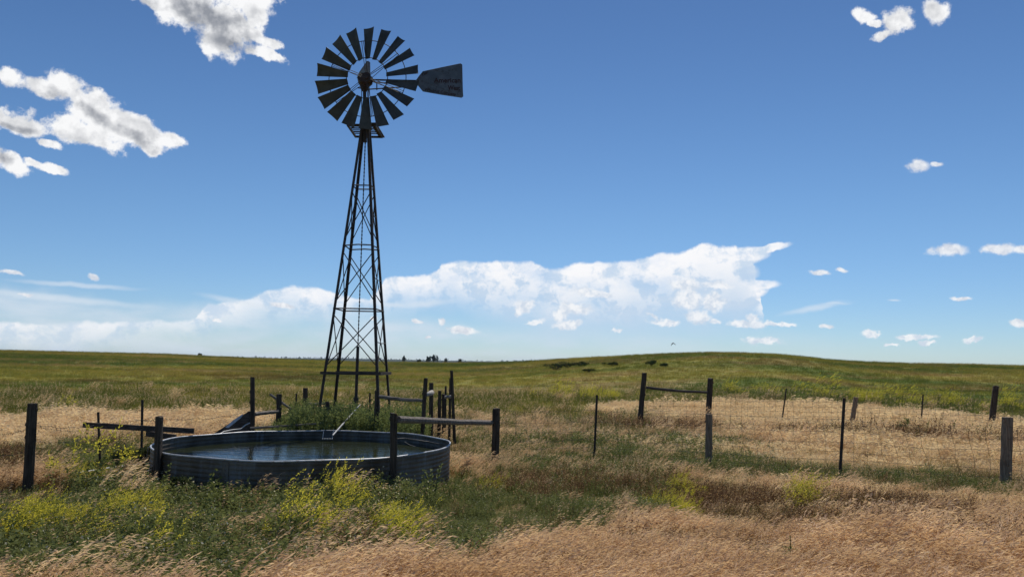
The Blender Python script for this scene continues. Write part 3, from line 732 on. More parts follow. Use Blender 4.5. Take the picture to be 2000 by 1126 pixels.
# ------------------------------------------------------------------ posts, rails, wires
def wpost(parent, px_t, py_t, px_b, Y, w_px, mat=None, name="post", bury=.25, n=9, tilt_top=True):
    """old round or split post: top seen at a pixel, foot on the ground below"""
    top_ = at(px_t, py_t, Y); ft = foot(px_b, Y); r_ = w_px / F * Y / 2
    b = MB(); vs = []; fs = []; K_ = 9
    rr = random.Random(int(px_t * 7 + py_t)); ofs = [rr.uniform(-.12, .12) for _ in range(n)]
    d = top_ - ft; t0 = -bury / max(d.length, .1)
    for i in range(K_ + 1):
        f = t0 + (1 - t0) * i / K_; c_ = ft + d * f; wob = (rr.uniform(-.05, .05) * r_ if 0 < i < K_ else 0)
        for k in range(n):
            a = 2 * math.pi * k / n; q = r_ * (1 + ofs[k] + rr.uniform(-.05, .05)) * (1.06 - .08 * f)
            vs.append((c_.x + q * math.cos(a) + wob, c_.y + q * math.sin(a), c_.z + (rr.uniform(-.25, .15) * r_ if i == K_ and tilt_top else 0)))
    for i in range(K_):
        for k in range(n): fs.append((i * n + k, i * n + (k + 1) % n, (i + 1) * n + (k + 1) % n, (i + 1) * n + k))
    fs.append(tuple(K_ * n + k for k in range(n))); fs.append(tuple(range(n))[::-1])
    b.add(vs, fs)
    # a couple of knots and nails
    for q in range(3):
        f = rr.uniform(.3, .95); a = rr.uniform(math.pi, 2 * math.pi); c_ = ft + d * f; v2, f2 = lump((c_.x + r_ * math.cos(a), c_.y + r_ * math.sin(a), c_.z), (.018, .018, .03), 6, 4, .2, q); b.add(v2, f2)
    ob = b.build(name, mat or M_POST, parent)
    return ob, top_, ft
def tpost(parent, px_t, py_t, px_b, Y, name="steel_post", size=.045):
    top_ = at(px_t, py_t, Y); ft = foot(px_b, Y); d = top_ - ft; ft2 = ft - d * .2
    b = MB(); b.beam(ft2, top_, size, .008, (0, 1, 0)); b.beam(ft2 + Vector((0, size * .5, 0)), top_ + Vector((0, size * .5, 0)), .008, size, (0, 1, 0))
    k = .1
    while k < 1:
        p = ft + d * k - Vector((0, .012, 0)); b.beam(p, p + d.normalized() * .012, .016, .014, (0, 1, 0)); k += .06 / max(d.length, .5)
    ob = b.build(name, M_TPOST, parent); return ob, top_, ft
def rail(parent, a, b_, r_, mat=M_RAIL, name="rail", bend=.012, n=9):
    a = Vector(a); b_ = Vector(b_); K_ = 10; pts = []; rr = random.Random(int(abs(a.x) * 91 + abs(a.z) * 57)); rd = []
    for i in range(K_ + 1):
        f = i / K_; p = a.lerp(b_, f); p += Vector((0, rr.uniform(-.006, .006), -bend * math.sin(math.pi * f) + rr.uniform(-.005, .005))); pts.append(p); rd.append(r_ * (1.05 - .12 * f + rr.uniform(-.07, .07)))
    b = MB(); b.tube(pts, rd, n); return b.build(name, mat, parent)
def Yg(px, py): return ground(px, py).y

# --- front wire fence right of the tank
ffb = ground(1385, 915)
ff = thing("wire_fence", foot(1385, Yg(1385, 916)), "sagging woven wire fence nearest the camera, from the tank to the right edge", "fence")
P770 = wpost(ff, 769, 806, 768, 11.85, 15, M_POST)[1:]
P965 = wpost(ff, 969, 797, 967, Yg(967, 911), 14.5, M_POST)[1:]
rail(ff, at(777, 818, 11.9) + Vector((0, 0, 0)), at(961, 825, P965[0].y), .052, M_RAIL, "rail", .01)
P1163 = tpost(ff, 1166, 771, 1160, Yg(1160, 905))[1:]
P1385 = wpost(ff, 1385, 808, 1384, Yg(1384, 916), 13, M_POSTL)[1:]
P1645 = tpost(ff, 1649, 777, 1640, Yg(1640, 934), size=.055)[1:]
P1965 = wpost(ff, 1967, 814, 1963, Yg(1963, 953), 19, M_POSTL, tilt_top=False)[1:]
P2200 = wpost(ff, 2260, 838, 2254, Yg(2180, 985), 16, M_POST)[1:]
def woven(parent, stations, fr, step_x, r_w=.0022, seed=1, lean=.0, sag=.03, name="woven_wire", jit=.25):
    """woven wire between stations (top, foot): horizontal strands at the height fractions fr, stay wires between"""
    rr = random.Random(seed); b = MB()
    for (t0, f0_), (t1, f1_) in zip(stations[:-1], stations[1:]):
        span = (f1_ - f0_).length; nx = max(int(span / step_x), 2); KS = nx
        grid = []
        sg = [rr.uniform(.4, 1.0) * sag * span / 3 for _ in fr]
        for hi_, h_ in enumerate(fr):
            row = []
            for i in range(nx + 1):
                f = i / nx; hz_ = (h_[0] if isinstance(h_, tuple) else h_)
                p = f0_.lerp(f1_, f); p = Vector((p.x, p.y, gz(p.x, p.y))) if hz_ < .5 else p
                z = p.z + hz_ - sg[hi_] * math.sin(math.pi * f) * (.4 + hz_) + rr.uniform(-.012, .012) * (1 if 0 < i < nx else 0)
                sx = lean * (hz_ - .3) * math.sin(math.pi * f) + rr.uniform(-.03, .03) * (1 if 0 < i < nx else 0) * jit * 4
                dirv = (f1_ - f0_).normalized()
                row.append(Vector((p.x + dirv.x * sx, p.y + dirv.y * sx - .03, z)))
            grid.append(row); b.tube(row, r_w, 4, cap=False)
        for i in range(1, nx):
            b.tube([grid[j][i] for j in range(len(fr))], r_w * .85, 4, cap=False)
    return b.build(name, M_WIRE, parent)
st_f = [(P770[0], P770[1]), (P965[0], P965[1]), (P1163[0], P1163[1]), (P1385[0], P1385[1]), (P1645[0], P1645[1]), (P1965[0], P1965[1]), (P2200[0], P2200[1])]
woven(ff, st_f[1:], [.04, .19, .34, .50, .67, .86, 1.09], .235, .0032, 3, -.16, .045)
# --- back wire fence with an H brace
bf = thing("wire_fence", foot(1665, 25.5), "farther woven wire fence in the bleached grass, starting at tall braced posts", "fence")
YB0 = 23.5
B1 = wpost(bf, 1259, 727, 1249, Yg(1249, 836), 10, M_POST)[1:]
B2 = wpost(bf, 1388, 738, 1382, Yg(1382, 838), 10.5, M_POST)[1:]
rail(bf, at(1262, 756, B1[0].y - .02), at(1384, 765.5, B2[0].y), .045, M_RAILD, "rail", .03)
B3_ = tpost(bf, 1536, 758, 1525, Yg(1525, 836))[1:]
B4 = wpost(bf, 1672, 775, 1662, Yg(1662, 838), 8.5, M_POSTL)[1:]
B5 = tpost(bf, 1803, 770, 1798, Yg(1798, 842))[1:]
B6 = wpost(bf, 1945, 753, 1934, Yg(1934, 846), 11, M_POST)[1:]
B7 = wpost(bf, 2200, 760, 2190, Yg(2180, 854), 10, M_POST)[1:]
woven(bf, [B1, B2, B3_, B4, B5, B6, B7], [.12, .27, .42, .57, .73, .90, 1.06], .21, .0042, 5, 0, .02)
bw = MB()
for (a, c_) in zip([B2, B3_, B4, B5, B6], [B3_, B4, B5, B6, B7]):
    for h_ in (1.22, 1.38):
        pts = [a[1].lerp(c_[1], i / 10) + Vector((0, -.04, h_ - .03 * math.sin(math.pi * i / 10))) for i in range(11)]; bw.tube(pts, .0036, 4, cap=False)
for h_ in (1.35,):
    pts = [B1[1].lerp(B2[1], i / 10) + Vector((0, -.06, 1.5 - .1 * i / 10)) for i in range(11)]; bw.tube(pts, .003, 4, cap=False)
bw.build("barbed_wire", M_WIRE, bf)
# --- left fence
lf = thing("wire_fence", foot(60, Yg(54, 958)), "broken wire fence at the left edge with one thick grey post and a loose plank", "fence")
L0 = wpost(lf, -180, 800, -190, 12.2, 16, M_POST)[1:]
L1 = wpost(lf, 64, 787, 54, Yg(52, 966), 18, M_POST, tilt_top=False)[1:]
L2 = tpost(lf, 191.5, 804, 196, 14.4, size=.04)[1:]
L3 = tpost(lf, 278, 780, 276, 14.9, size=.045)[1:]
L4 = wpost(lf, 311, 813, 305, 11.95, 15.5, M_POST)[1:]
rail_b = MB(); rail_b.beam(at(162, 829, 14.2), at(379, 841, 14.65), .04, .095); rail_b.build("plank", M_RAILD, lf)
rail_b = MB(); rail_b.beam(at(286, 846, 14.9), at(343, 853.5, 14.8), .04, .10); rail_b.build("plank", M_RAILD, lf)
bw = MB()
def wire_between(b, p, q, sag, r_=.0035, barbs=True, rr=random.Random(4)):
    p = Vector(p); q = Vector(q); K_ = 14; pts = [p.lerp(q, i / K_) + Vector((rr.uniform(-.01, .01), 0, -sag * math.sin(math.pi * i / K_) + rr.uniform(-.012, .012))) for i in range(K_ + 1)]
    b.tube(pts, r_, 4, cap=False)
    if barbs:
        for i in range(1, K_):
            c_ = pts[i]; b.tube([c_ + Vector((-.012, 0, .02)), c_ + Vector((.012, 0, -.02))], r_ * .8, 3)
for (pa, pb) in (((70, 829), (190, 829)), ((68, 833), (195, 837)), ((62, 925), (130, 930)), ((68, 862), (190, 850))):
    wire_between(bw, at(*pa, L1[0].y), at(*pb, 14.3), .05)
wire_between(bw, at(191, 826, 14.4), at(278, 820, 14.8), .02); wire_between(bw, at(278, 820, 14.8), at(311, 815, 12.0), .02)
wire_between(bw, at(60, 834, L1[0].y), at(-10, 850, 11.6), .02); wire_between(bw, at(-10, 846, 11.6), at(-180, 840, 12.2), .02); wire_between(bw, at(60, 880, L1[0].y), at(-180, 900, 12.2), .06)
wire_between(bw, at(314, 818, 11.95), at(487, 803, 16.9), .06)
bw.build("barbed_wire", M_WIRE, lf)

# --- remains of the old corral behind the tank
c1 = thing("rail_fence", foot(493, 16.9), "tall black post joined by a low rail to a short thick stub", "fence")
wpost(c1, 493, 736, 493, 16.9, 9, M_POST); wpost(c1, 545, 769, 542, 18.0, 10.5, M_POST, tilt_top=False)
rail(c1, at(497, 808, 16.95), at(543, 803, 17.9), .042, M_RAIL, "rail", .0)
sp_ = thing("loose_pole", at(548, 784, 18.3), "bleached pole leaning down to the right behind the short thick stub post", "pole")
rail(sp_, at(527, 769, 18.4), at(572, 801, 18.3), .028, M_RAIL, "pole", 0)
def lone(label, name="fence_post", cat="fence post", *a, mat=None, group=None, **kw):
    o, t_, f_ = wpost(None, *a, mat=mat or M_POST, name=name, **kw); tag(o, label, cat, group); return o, t_, f_
def lone_t(label, *a, **kw):
    o, t_, f_ = tpost(None, *a, name="steel_post", **kw); tag(o, label, "fence post"); return o
lone_t("thin steel post poking from the weeds between two thick stub posts", 579, 768, 575, 19.6, size=.04)
c3 = thing("rail_fence", foot(596, 20.5), "squared stub post with a pale low rail running right to the windmill leg", "fence")
wpost(c3, 596, 757, 596, 20.5, 9.5, M_POST, tilt_top=False); rail(c3, at(600, 789, 20.5), at(634, 788, 20.8), .035, M_RAIL, "rail", 0)
lone("dark stub post in weeds at the tank's back rim below the windmill", "fence_post", "fence post", 640, 784, 639, 16.9, 8)
lone_t("thin steel post in the weeds under the right half of the windmill tower", 722.5, 767, 721.5, 18.5, size=.04)
c2 = thing("rail_fence", foot(735, 16.9), "pair of dark leaning posts with pale rail behind the tank's right half", "fence")
wpost(c2, 736, 762, 733, 17.0, 8.5, M_POST); wpost(c2, 831.5, 738, 822, 16.9, 8.5, M_POST)
rail(c2, at(740, 773.5, 17.0), at(826, 781.5, 16.95), .040, M_RAIL, "rail", .02)
c4 = thing("corral_post", foot(842, 18.8), "square topped post with the pale sawn end of a log fixed to its left side", "fence post")
wpost(c4, 842.5, 747, 841, 18.8, 8.5, M_POST, tilt_top=False)
kb = MB(); kb.tube([at(833, 771, 18.3), at(838, 768.5, 18.5), at(843.5, 766, 18.7)], [.035, .055, .062], 12); kb.build("log_end", M_CONC, c4, smooth=True)
lone("short stub right of the log-end post, left one of two touching", "fence_post", "fence post", 859, 762, 857, 19.4, 6.5)
lone("lowest of the stubs near the leaning corner post, pressed against its left neighbour", "fence_post", "fence post", 866, 769, 866, 19.6, 5.5)
lone_t("thin steel post with a bent top just left of the tall leaning corner post", 870.5, 753, 869, 20.4, size=.05)
c5 = thing("corral_post", foot(886, 18.6), "tallest leaning corner post behind the tank's right end, with a pale crosspiece", "fence post")
wpost(c5, 882, 723, 889, 18.5, 6, M_POST); wpost(c5, 880, 738, 877, 19.0, 5, M_POST)
rail(c5, at(868.5, 775, 18.9), at(882, 774, 18.8), .038, M_CONC, "crosspiece", 0)
# poles lying in the grass
for (a, c_, Y_, lb) in (((893, 837), (952, 836), 24, "short grey pole lying in the grass right of the tank, the farther of two"), ((902, 866), (1012, 858), 19.5, "long grey pole lying in the grass right of the tank, the nearer of two")):
    A = at(*a, Y_ if Y_ > 20 else 19.5); g0 = ground(*a); g1 = ground(*c_); b = MB(); b.tube([g0 + Vector((0, 0, .09)), (g0 + g1) / 2 + Vector((0, 0, .12)), g1 + Vector((0, 0, .10))], [.04, .035, .03], 8); o = b.build("fallen_pole", M_RAIL); tag(o, lb, "pole")
b = MB(); b.tube([at(489, 835.5, 16.75), at(560, 831, 16.75), at(632, 826, 16.8)], [.028, .024, .02], 8); o = b.build("fallen_pole", M_RAIL); tag(o, "slim pale pole lying along the tank's back rim in front of the weeds", "pole")
# leaning sheet and boards at the tank's back left
rp = thing("leaning_board", at(455, 835, 16.9), "dark sloping board and bright metal sheet propped against the tall black post", "board")
b = MB(); b.plate([at(413, 849, 16.75), at(487, 802, 17.0), at(494, 806, 17.0), at(494, 842, 16.9), at(450, 846, 16.8)], (0.1, -1, 0.1), .05); b.build("board", M_RAILD, rp)
b = MB(); b.plate([at(440, 834, 16.68), at(455, 820.5, 16.72), at(475, 807.5, 16.75), at(472, 814, 16.72), at(456, 827, 16.7), at(446, 835, 16.68)], (-.1, -1, .2), .012); b.build("metal_sheet", M_GALV, rp)
# hose
hs = MB(); hz_pts = [(314, 873, 14.2), (335, 868, 14.6), (360, 865.5, 15.0), (390, 864, 15.3), (412, 858, 15.7), (425, 850, 16.0), (437, 842, 16.25), (455, 838.5, 16.5), (470, 837, 16.6), (480, 829, 16.7), (488, 825, 16.75)]
hs.tube([at(x, y, Y_) for x, y, Y_ in hz_pts], .011, 6); o = hs.build("hose", M_WHITE, smooth=True); tag(o, "pale thin hose trailing over the water at the tank's left end", "hose")
hs = MB(); g_pts = [(128, 950), (160, 947), (195, 940), (230, 935), (262, 929), (300, 919)]
hs.tube([ground(x, y) + Vector((0, 0, .20)) for x, y in g_pts], .014, 6); o = hs.build("hose", M_WHITE, smooth=True); tag(o, "white water line lying in the grass left of the tank", "hose")
# inlet pipe and float bracket
ip = MB(); A_, B_ = at(649.5, 850, 15.6), at(703, 790, 17.8); ip.tube([A_, A_.lerp(B_, .55)], .017, 10); ip.tube([A_.lerp(B_, .55), B_], .014, 10); ip.tube([A_.lerp(B_, .53), A_.lerp(B_, .57)], .022, 10)
o = ip.build("inlet_pipe", M_PIPE, smooth=False); tag(o, "pale inlet pipe slanting down from the windmill's foot into the tank", "pipe")
fb = thing("float_bracket", at(641, 850, 15.95), "grey bracket plate with two white rods dipping into the water at the tank's back wall", "bracket")
b = MB(); b.plate([at(632, 840, 16.12), at(651, 840, 16.12), at(650, 855, 16.10), at(631, 855, 16.10)], (0, -1, .1), .01); b.build("plate", metal("dull_zinc", (.05, .05, .05, 1), (.09, .09, .09, 1), None, .6, .3), fb)
for xa, xb in ((632.5, 630), (651.5, 649)):
    b = MB(); b.tube([at(xa, 838, 16.05), at(xb, 857, 15.95)], .006, 6); b.build("rod", M_WHITE, fb)
b = MB()
for k in range(7): v2, f2 = lump(at(630 + k * 3.2, 856.3, 15.8), (.012, .012, .012), 8, 6); b.add(v2, f2)
b.build("float_chain", M_WHITE, fb)
# loose wire in the right part of the tank
b = MB(); b.tube([at(x, y, Y_) for x, y, Y_ in ((775, 856, 14.6), (790, 855, 14.7), (812, 858, 14.9), (838, 862, 14.9), (858, 866, 14.6))], .006, 5); b.tube([at(x, y, Y_) for x, y, Y_ in ((790, 862, 14.3), (800, 868, 14.1), (812, 872, 13.9))], .006, 5)
o = b.build("loose_wire", M_WIRE); tag(o, "slack wire strung across the right end of the tank", "wire")

# ------------------------------------------------------------------ bird
bd = MB(); bc = at(1313.6, 670.2, 60.0); s_ = 60.0 / F
vs, fs = lump(bc + Vector((0, 0, -.01)), (.055, .16, .05), 10, 8); bd.add(vs, fs)
def wing(pts, chord):
    K_ = len(pts)
    vs = []
    for i, (x, z) in enumerate(pts):
        c_ = bc + Vector((x * s_, 0, z * s_)); cc = chord[i]
        nrm_i = Vector((pts[min(i + 1, K_ - 1)][0] - pts[max(i - 1, 0)][0], 0, pts[min(i + 1, K_ - 1)][1] - pts[max(i - 1, 0)][1])).normalized(); nn = Vector((-nrm_i.z, 0, nrm_i.x)) * .022 * (1 - i / K_)
        vs += [c_ + Vector((0, -cc * .5, 0)) + nn * .2, c_ + nn, c_ + Vector((0, cc * .5, -.02)), c_ - nn]
    fs = []
    for i in range(K_ - 1):
        for k in range(4): fs.append((i * 4 + k, i * 4 + (k + 1) % 4, (i + 1) * 4 + (k + 1) % 4, (i + 1) * 4 + k))
    fs += [(0, 1, 2, 3), tuple((K_ - 1) * 4 + k for k in range(4))]
    bd.add(vs, fs)
wing([(0, .3), (-1.2, -.4), (-2.2, -2.4), (-2.5, -4.8)], [.2, .26, .24, .10])
wing([(0, .3), (1.5, 1.0), (3.4, 0.0), (6.2, -2.4)], [.2, .24, .18, .05])
bd.tube([bc + Vector((0, .12, 0)), bc + Vector((0, .27, -.01))], [.03, .012], 6)
M_BIRD = metal("black_feathers", (.012, .012, .014, 1), (.02, .02, .024, 1), None, .7)
o = bd.build("bird", M_BIRD, smooth=True); tag(o, "small black bird flying with lowered wings above the right hill", "bird")

# ------------------------------------------------------------------ bushes and trees
def ribbon(vs, fs, mis, p0, dirv, h_, w_, bend, segs, mi, rr, lean):
    """a thin tapering blade bending with the wind (towards +x)"""
    sidev = Vector((-dirv.y, dirv.x, 0)).normalized() if abs(dirv.x) + abs(dirv.y) > 1e-4 else Vector((1, 0, 0))
    a = rr.uniform(0, math.pi); sidev = Vector((math.cos(a), math.sin(a), 0)); o = len(vs); last = None
    for i in range(segs + 1):
        f = i / segs; p = p0 + Vector((0, 0, h_ * f * (1 - .25 * bend * f))) + dirv * (h_ * bend * f * f) + Vector((lean * h_ * f * f, 0, 0)); q = w_ * (1 - f * .85) / 2
        vs += [p - sidev * q, p + sidev * q]; last = p
    for i in range(segs): fs.append((o + 2 * i, o + 2 * i + 1, o + 2 * i + 3, o + 2 * i + 2)); mis.append(mi)
    return last
def quadleaf(vs, fs, mis, p, d, l_, w_, mi, rr):
    d = d.normalized(); e = d.cross(Vector((rr.gauss(0, 1), rr.gauss(0, 1), rr.gauss(0, 1)))).normalized(); o = len(vs)
    vs += [p, p + d * l_ * .5 + e * w_ / 2, p + d * l_, p + d * l_ * .5 - e * w_ / 2]; fs.append((o, o + 1, o + 2, o + 3)); mis.append(mi)
def leafball(b, c, r, n_l, ls, rr, mi=0, lumps=7, flat=.0):
    """many small leaf faces gathered in uneven clumps"""
    cl = []
    for _ in range(lumps):
        d = Vector((rr.gauss(0, 1), rr.gauss(0, 1), rr.gauss(0, .8))).normalized() * rr.uniform(.2, .72)
        cl.append((Vector((c[0] + d.x * r[0], c[1] + d.y * r[1], c[2] + d.z * r[2])), rr.uniform(.28, .52)))
    vs = []; fs = []
    for _ in range(n_l):
        cc, cs = rr.choice(cl); d = Vector((rr.gauss(0, 1), rr.gauss(0, 1), rr.gauss(0, 1))).normalized() * (rr.random() ** .4) * cs
        p = cc + Vector((d.x * r[0], d.y * r[1], d.z * r[2])); a = Vector((rr.gauss(0, 1), rr.gauss(0, 1), rr.gauss(0, 1))).normalized(); e = a.orthogonal().normalized()
        s1 = ls * rr.uniform(.6, 1.4); o = len(vs); vs += [p - a * s1, p + e * s1 * .5, p + a * s1, p - e * s1 * .5]; fs.append((o, o + 1, o + 2, o + 3))
    b.add(vs, fs, mi)
def bush(px, py, Yr, w_, h_, label, mat=M_TREE, nl=900, ls=.05, group=None, name="bush", seed=0, stems=6):
    g0 = ground(px, py) if Yr is None else foot(px, Yr); rr = random.Random(seed)
    o = thing(name, g0, label, "bush", group)
    b = MB(); leafball(b, (g0.x, g0.y, g0.z + h_ * .5), (w_ / 2, w_ / 2, h_ * .55), nl, ls, rr); b.build("foliage", mat, o)
    b = MB()
    for _ in range(stems):
        a = rr.uniform(0, 6.28); q = Vector((math.cos(a) * w_ * .3, math.sin(a) * w_ * .3, h_ * rr.uniform(.5, .85))); b.tube([g0 - Vector((0, 0, .05)), g0 + q * .5 + Vector((0, 0, .03)), g0 + q], [w_ * .02, w_ * .014, w_ * .006], 5)
    b.build("stem", M_TRUNK, o); return o
GB = "dark shrubs on the right hillside"
hill_b = [(1083, 722, 2.0, .85, "lowest dark shrub at the left end of the hillside shrub row"), (1108, 717.5, 2.6, .8, "broad dark shrub second from the left in the hillside row"), (1135, 715, 1.7, .6, "small shrub at the right end of the hillside shrub row"),
          (1150, 726.5, 1.1, .4, "tiny low shrub just below the hillside shrub row"), (1196, 715, 1.2, .55, "round dim shrub alone between the shrub row and the round black one"), (1272, 714.5, 1.0, .75, "round blackish shrub on the hill left of the tall braced posts"), (1299, 716, .9, .45, "faint small shrub right beside the round blackish one"), (1180, 712, .7, .35, "least shrub near the hill's skyline, left of the round dim one")]
for i, (px, py, w_, h_, lb) in enumerate(hill_b): bush(px, py, None, w_ * 1.2, h_ * .85, lb, M_HILLBUSH, 650, .06, GB, seed=40 + i)
bush(262, 880, 14.2, 1.25, .62, "tangled blackish brush heaped at the steel post left of the tank", M_DARKLEAF, 5200, .028, None, "brush", 3, 26)
bush(215, 888, 13.6, .75, .35, "low dark scrub under the plank, left of the blackish brush heap", M_DARKLEAF, 1800, .026, None, "brush", 5, 12)
bush(345, 945, 11.2, .34, .52, "dark thistle-like weed against the tank's left front wall", M_DARKLEAF, 900, .026, None, "weed", 8, 10)
def weed_clump(px, Y_, h_, label, seed, nst, spread, ls=1.0):
    g0 = foot(px, Y_); rr = random.Random(seed); o = thing("weed", g0, label, "weed"); vs = []; fs = []; ms = []; b = MB(); c_ = MB()
    for _ in range(nst):
        p0 = g0 + Vector((rr.gauss(0, spread), rr.gauss(0, spread * .5), -.03)); a = rr.uniform(0, 6.28); d_ = Vector((math.cos(a) * .2, math.sin(a) * .2, 0)); hh_ = h_ * rr.uniform(.5, 1.1)
        tip = p0 + Vector((d_.x * hh_, d_.y * hh_, hh_)); c_.tube([p0, p0.lerp(tip, .5) + Vector((0, 0, .02)), tip], [.008, .006, .003], 4)
        for k in range(34):
            f = rr.uniform(.1, 1.02); q = p0.lerp(tip, f); quadleaf(vs, fs, ms, q, Vector((rr.gauss(0, 1), rr.gauss(0, 1), rr.uniform(0, .9))), rr.uniform(.05, .10) * ls * (1.2 - .6 * f), .028 * ls, 0, rr)
    b.add(vs, fs); b.build("leaves", M_WEED, o); c_.build("stem", M_CLOVER, o)
def tree(px, py_top, py_base, dist, w_px, label, group="trees on the far plain", round_=True, seed=0):
    az_, _ = azel(px, py_base); x = math.sin(rad(az_)) * dist; y = math.cos(rad(az_)) * dist
    top_ = CAM + ray(px, py_top) * (y / ray(px, py_top).y); h_ = top_.z - gz(x, y); g0 = Vector((x, y, gz(x, y))); wd = w_px / F * dist; rr = random.Random(seed)
    o = thing("pine_tree", g0, label, "tree", group)
    b = MB(); b.tube([g0 - Vector((0, 0, .3)), g0 + Vector((0, 0, h_ * .4)), g0 + Vector((0, 0, h_ * .85))], [wd * .05, wd * .04, wd * .015], 7)
    for k in range(6):
        a = rr.uniform(0, 6.28); z = h_ * rr.uniform(.35, .7); b.tube([g0 + Vector((0, 0, z)), g0 + Vector((math.cos(a) * wd * .33, math.sin(a) * wd * .33, z + h_ * .1))], [wd * .02, wd * .008], 5)
    b.build("trunk", M_TRUNK, o)
    ch_ = (py_base - py_top) / F * dist
    b = MB(); leafball(b, (g0.x, g0.y, g0.z + h_ - ch_ * .46), (wd / 2, wd / 2, ch_ * .52), 1700, wd * .045, rr, lumps=11)
    leafball(b, (g0.x, g0.y, g0.z + h_ - ch_ * .28), (wd / 3.2, wd / 3.2, ch_ * .32), 500, wd * .045, rr, lumps=4)
    b.build("crown", M_TREE, o)
weed_clump(1768, 23.6, .62, "leafy green weed clump at the back fence, left of its thin steel post", 15, 26, .42)
weed_clump(1890, 22.8, .55, "leafy weed clump at the back fence, left of its last wooden post", 16, 15, .38)
weed_clump(1256, 23.9, .5, "weeds round the foot of the tall left braced corner post", 17, 9, .22)
weed_clump(1412, 23.2, .45, "scraggly weeds just right of the braced corner posts", 18, 10, .35)
weed_clump(842, 11.95, .62, "bright green leafy weed against the tank's right front wall", 21, 5, .07, .8)
weed_clump(302, 11.5, .5, "leafy green weeds round the foot of the post at the tank's left end", 22, 9, .14, .7)
weed_clump(1490, 7.0, .36, "dark green broadleaf weed in the dry foreground grass, nearer of the two", 23, 4, .04, .6)
weed_clump(1545, 7.8, .38, "dark green broadleaf weed in the dry foreground grass, farther of the two", 24, 4, .05, .6)
tree(788, 691.5, 708, 520, 11, "single upright pine just right of the windmill on the far plain", seed=1)
tree(819, 700, 709, 560, 10, "low pine between the single upright one and the big dark clump", seed=2)
tree(836, 692, 709.5, 520, 14, "left tree of the big dark clump right of the windmill", seed=3)
tree(847, 691.5, 709.5, 530, 13, "right tree of the big dark clump right of the windmill", seed=4)
tree(854, 693.5, 709, 600, 7, "slender pine standing just off the big clump's right side", seed=5)
tree(870, 698, 710, 560, 9, "lone small pine between the big clump and the last pine on the right", seed=6)
tree(898, 699.5, 711, 500, 9.5, "last small pine at the right, above the post with the tall leaning top", seed=7)
tree(389, 689, 697, 900, 12, "dark broad tree on the far skyline at the left, right of the green ridge", seed=8)
tree(658, 699.5, 707, 600, 7, "low dark tree seen between the windmill's left legs", seed=9)
tree(469, 697.5, 700.5, 420, 4, "speck of a bush standing alone on the pale strip of plain", seed=10)
# wooded skyline far away: too many and too small to count
b = MB(); rr = random.Random(77)
for i in range(520):
    px = rr.uniform(340, 1070) if i % 3 else rr.choice([rr.gauss(420, 30), rr.gauss(590, 25), rr.gauss(1030, 14), rr.gauss(480, 40)])
    a_, _ = azel(px, 700); dist = rr.uniform(1900, 2550); x = math.sin(rad(a_)) * dist; y = math.cos(rad(a_)) * dist; h_ = rr.uniform(2.0, 6.5) * rr.uniform(.5, 1.1); wd = h_ * rr.uniform(.6, 1.3)
    z = gz(x, y); leafball(b, (x, y, z + h_ * .5), (wd / 2, wd / 2, h_ * .55), 26, wd * .17, rr, lumps=3)
o = b.build("distant_woods", M_TREE); tag(o, "ragged line of tiny dark trees along the far skyline", "woods", kind='stuff')

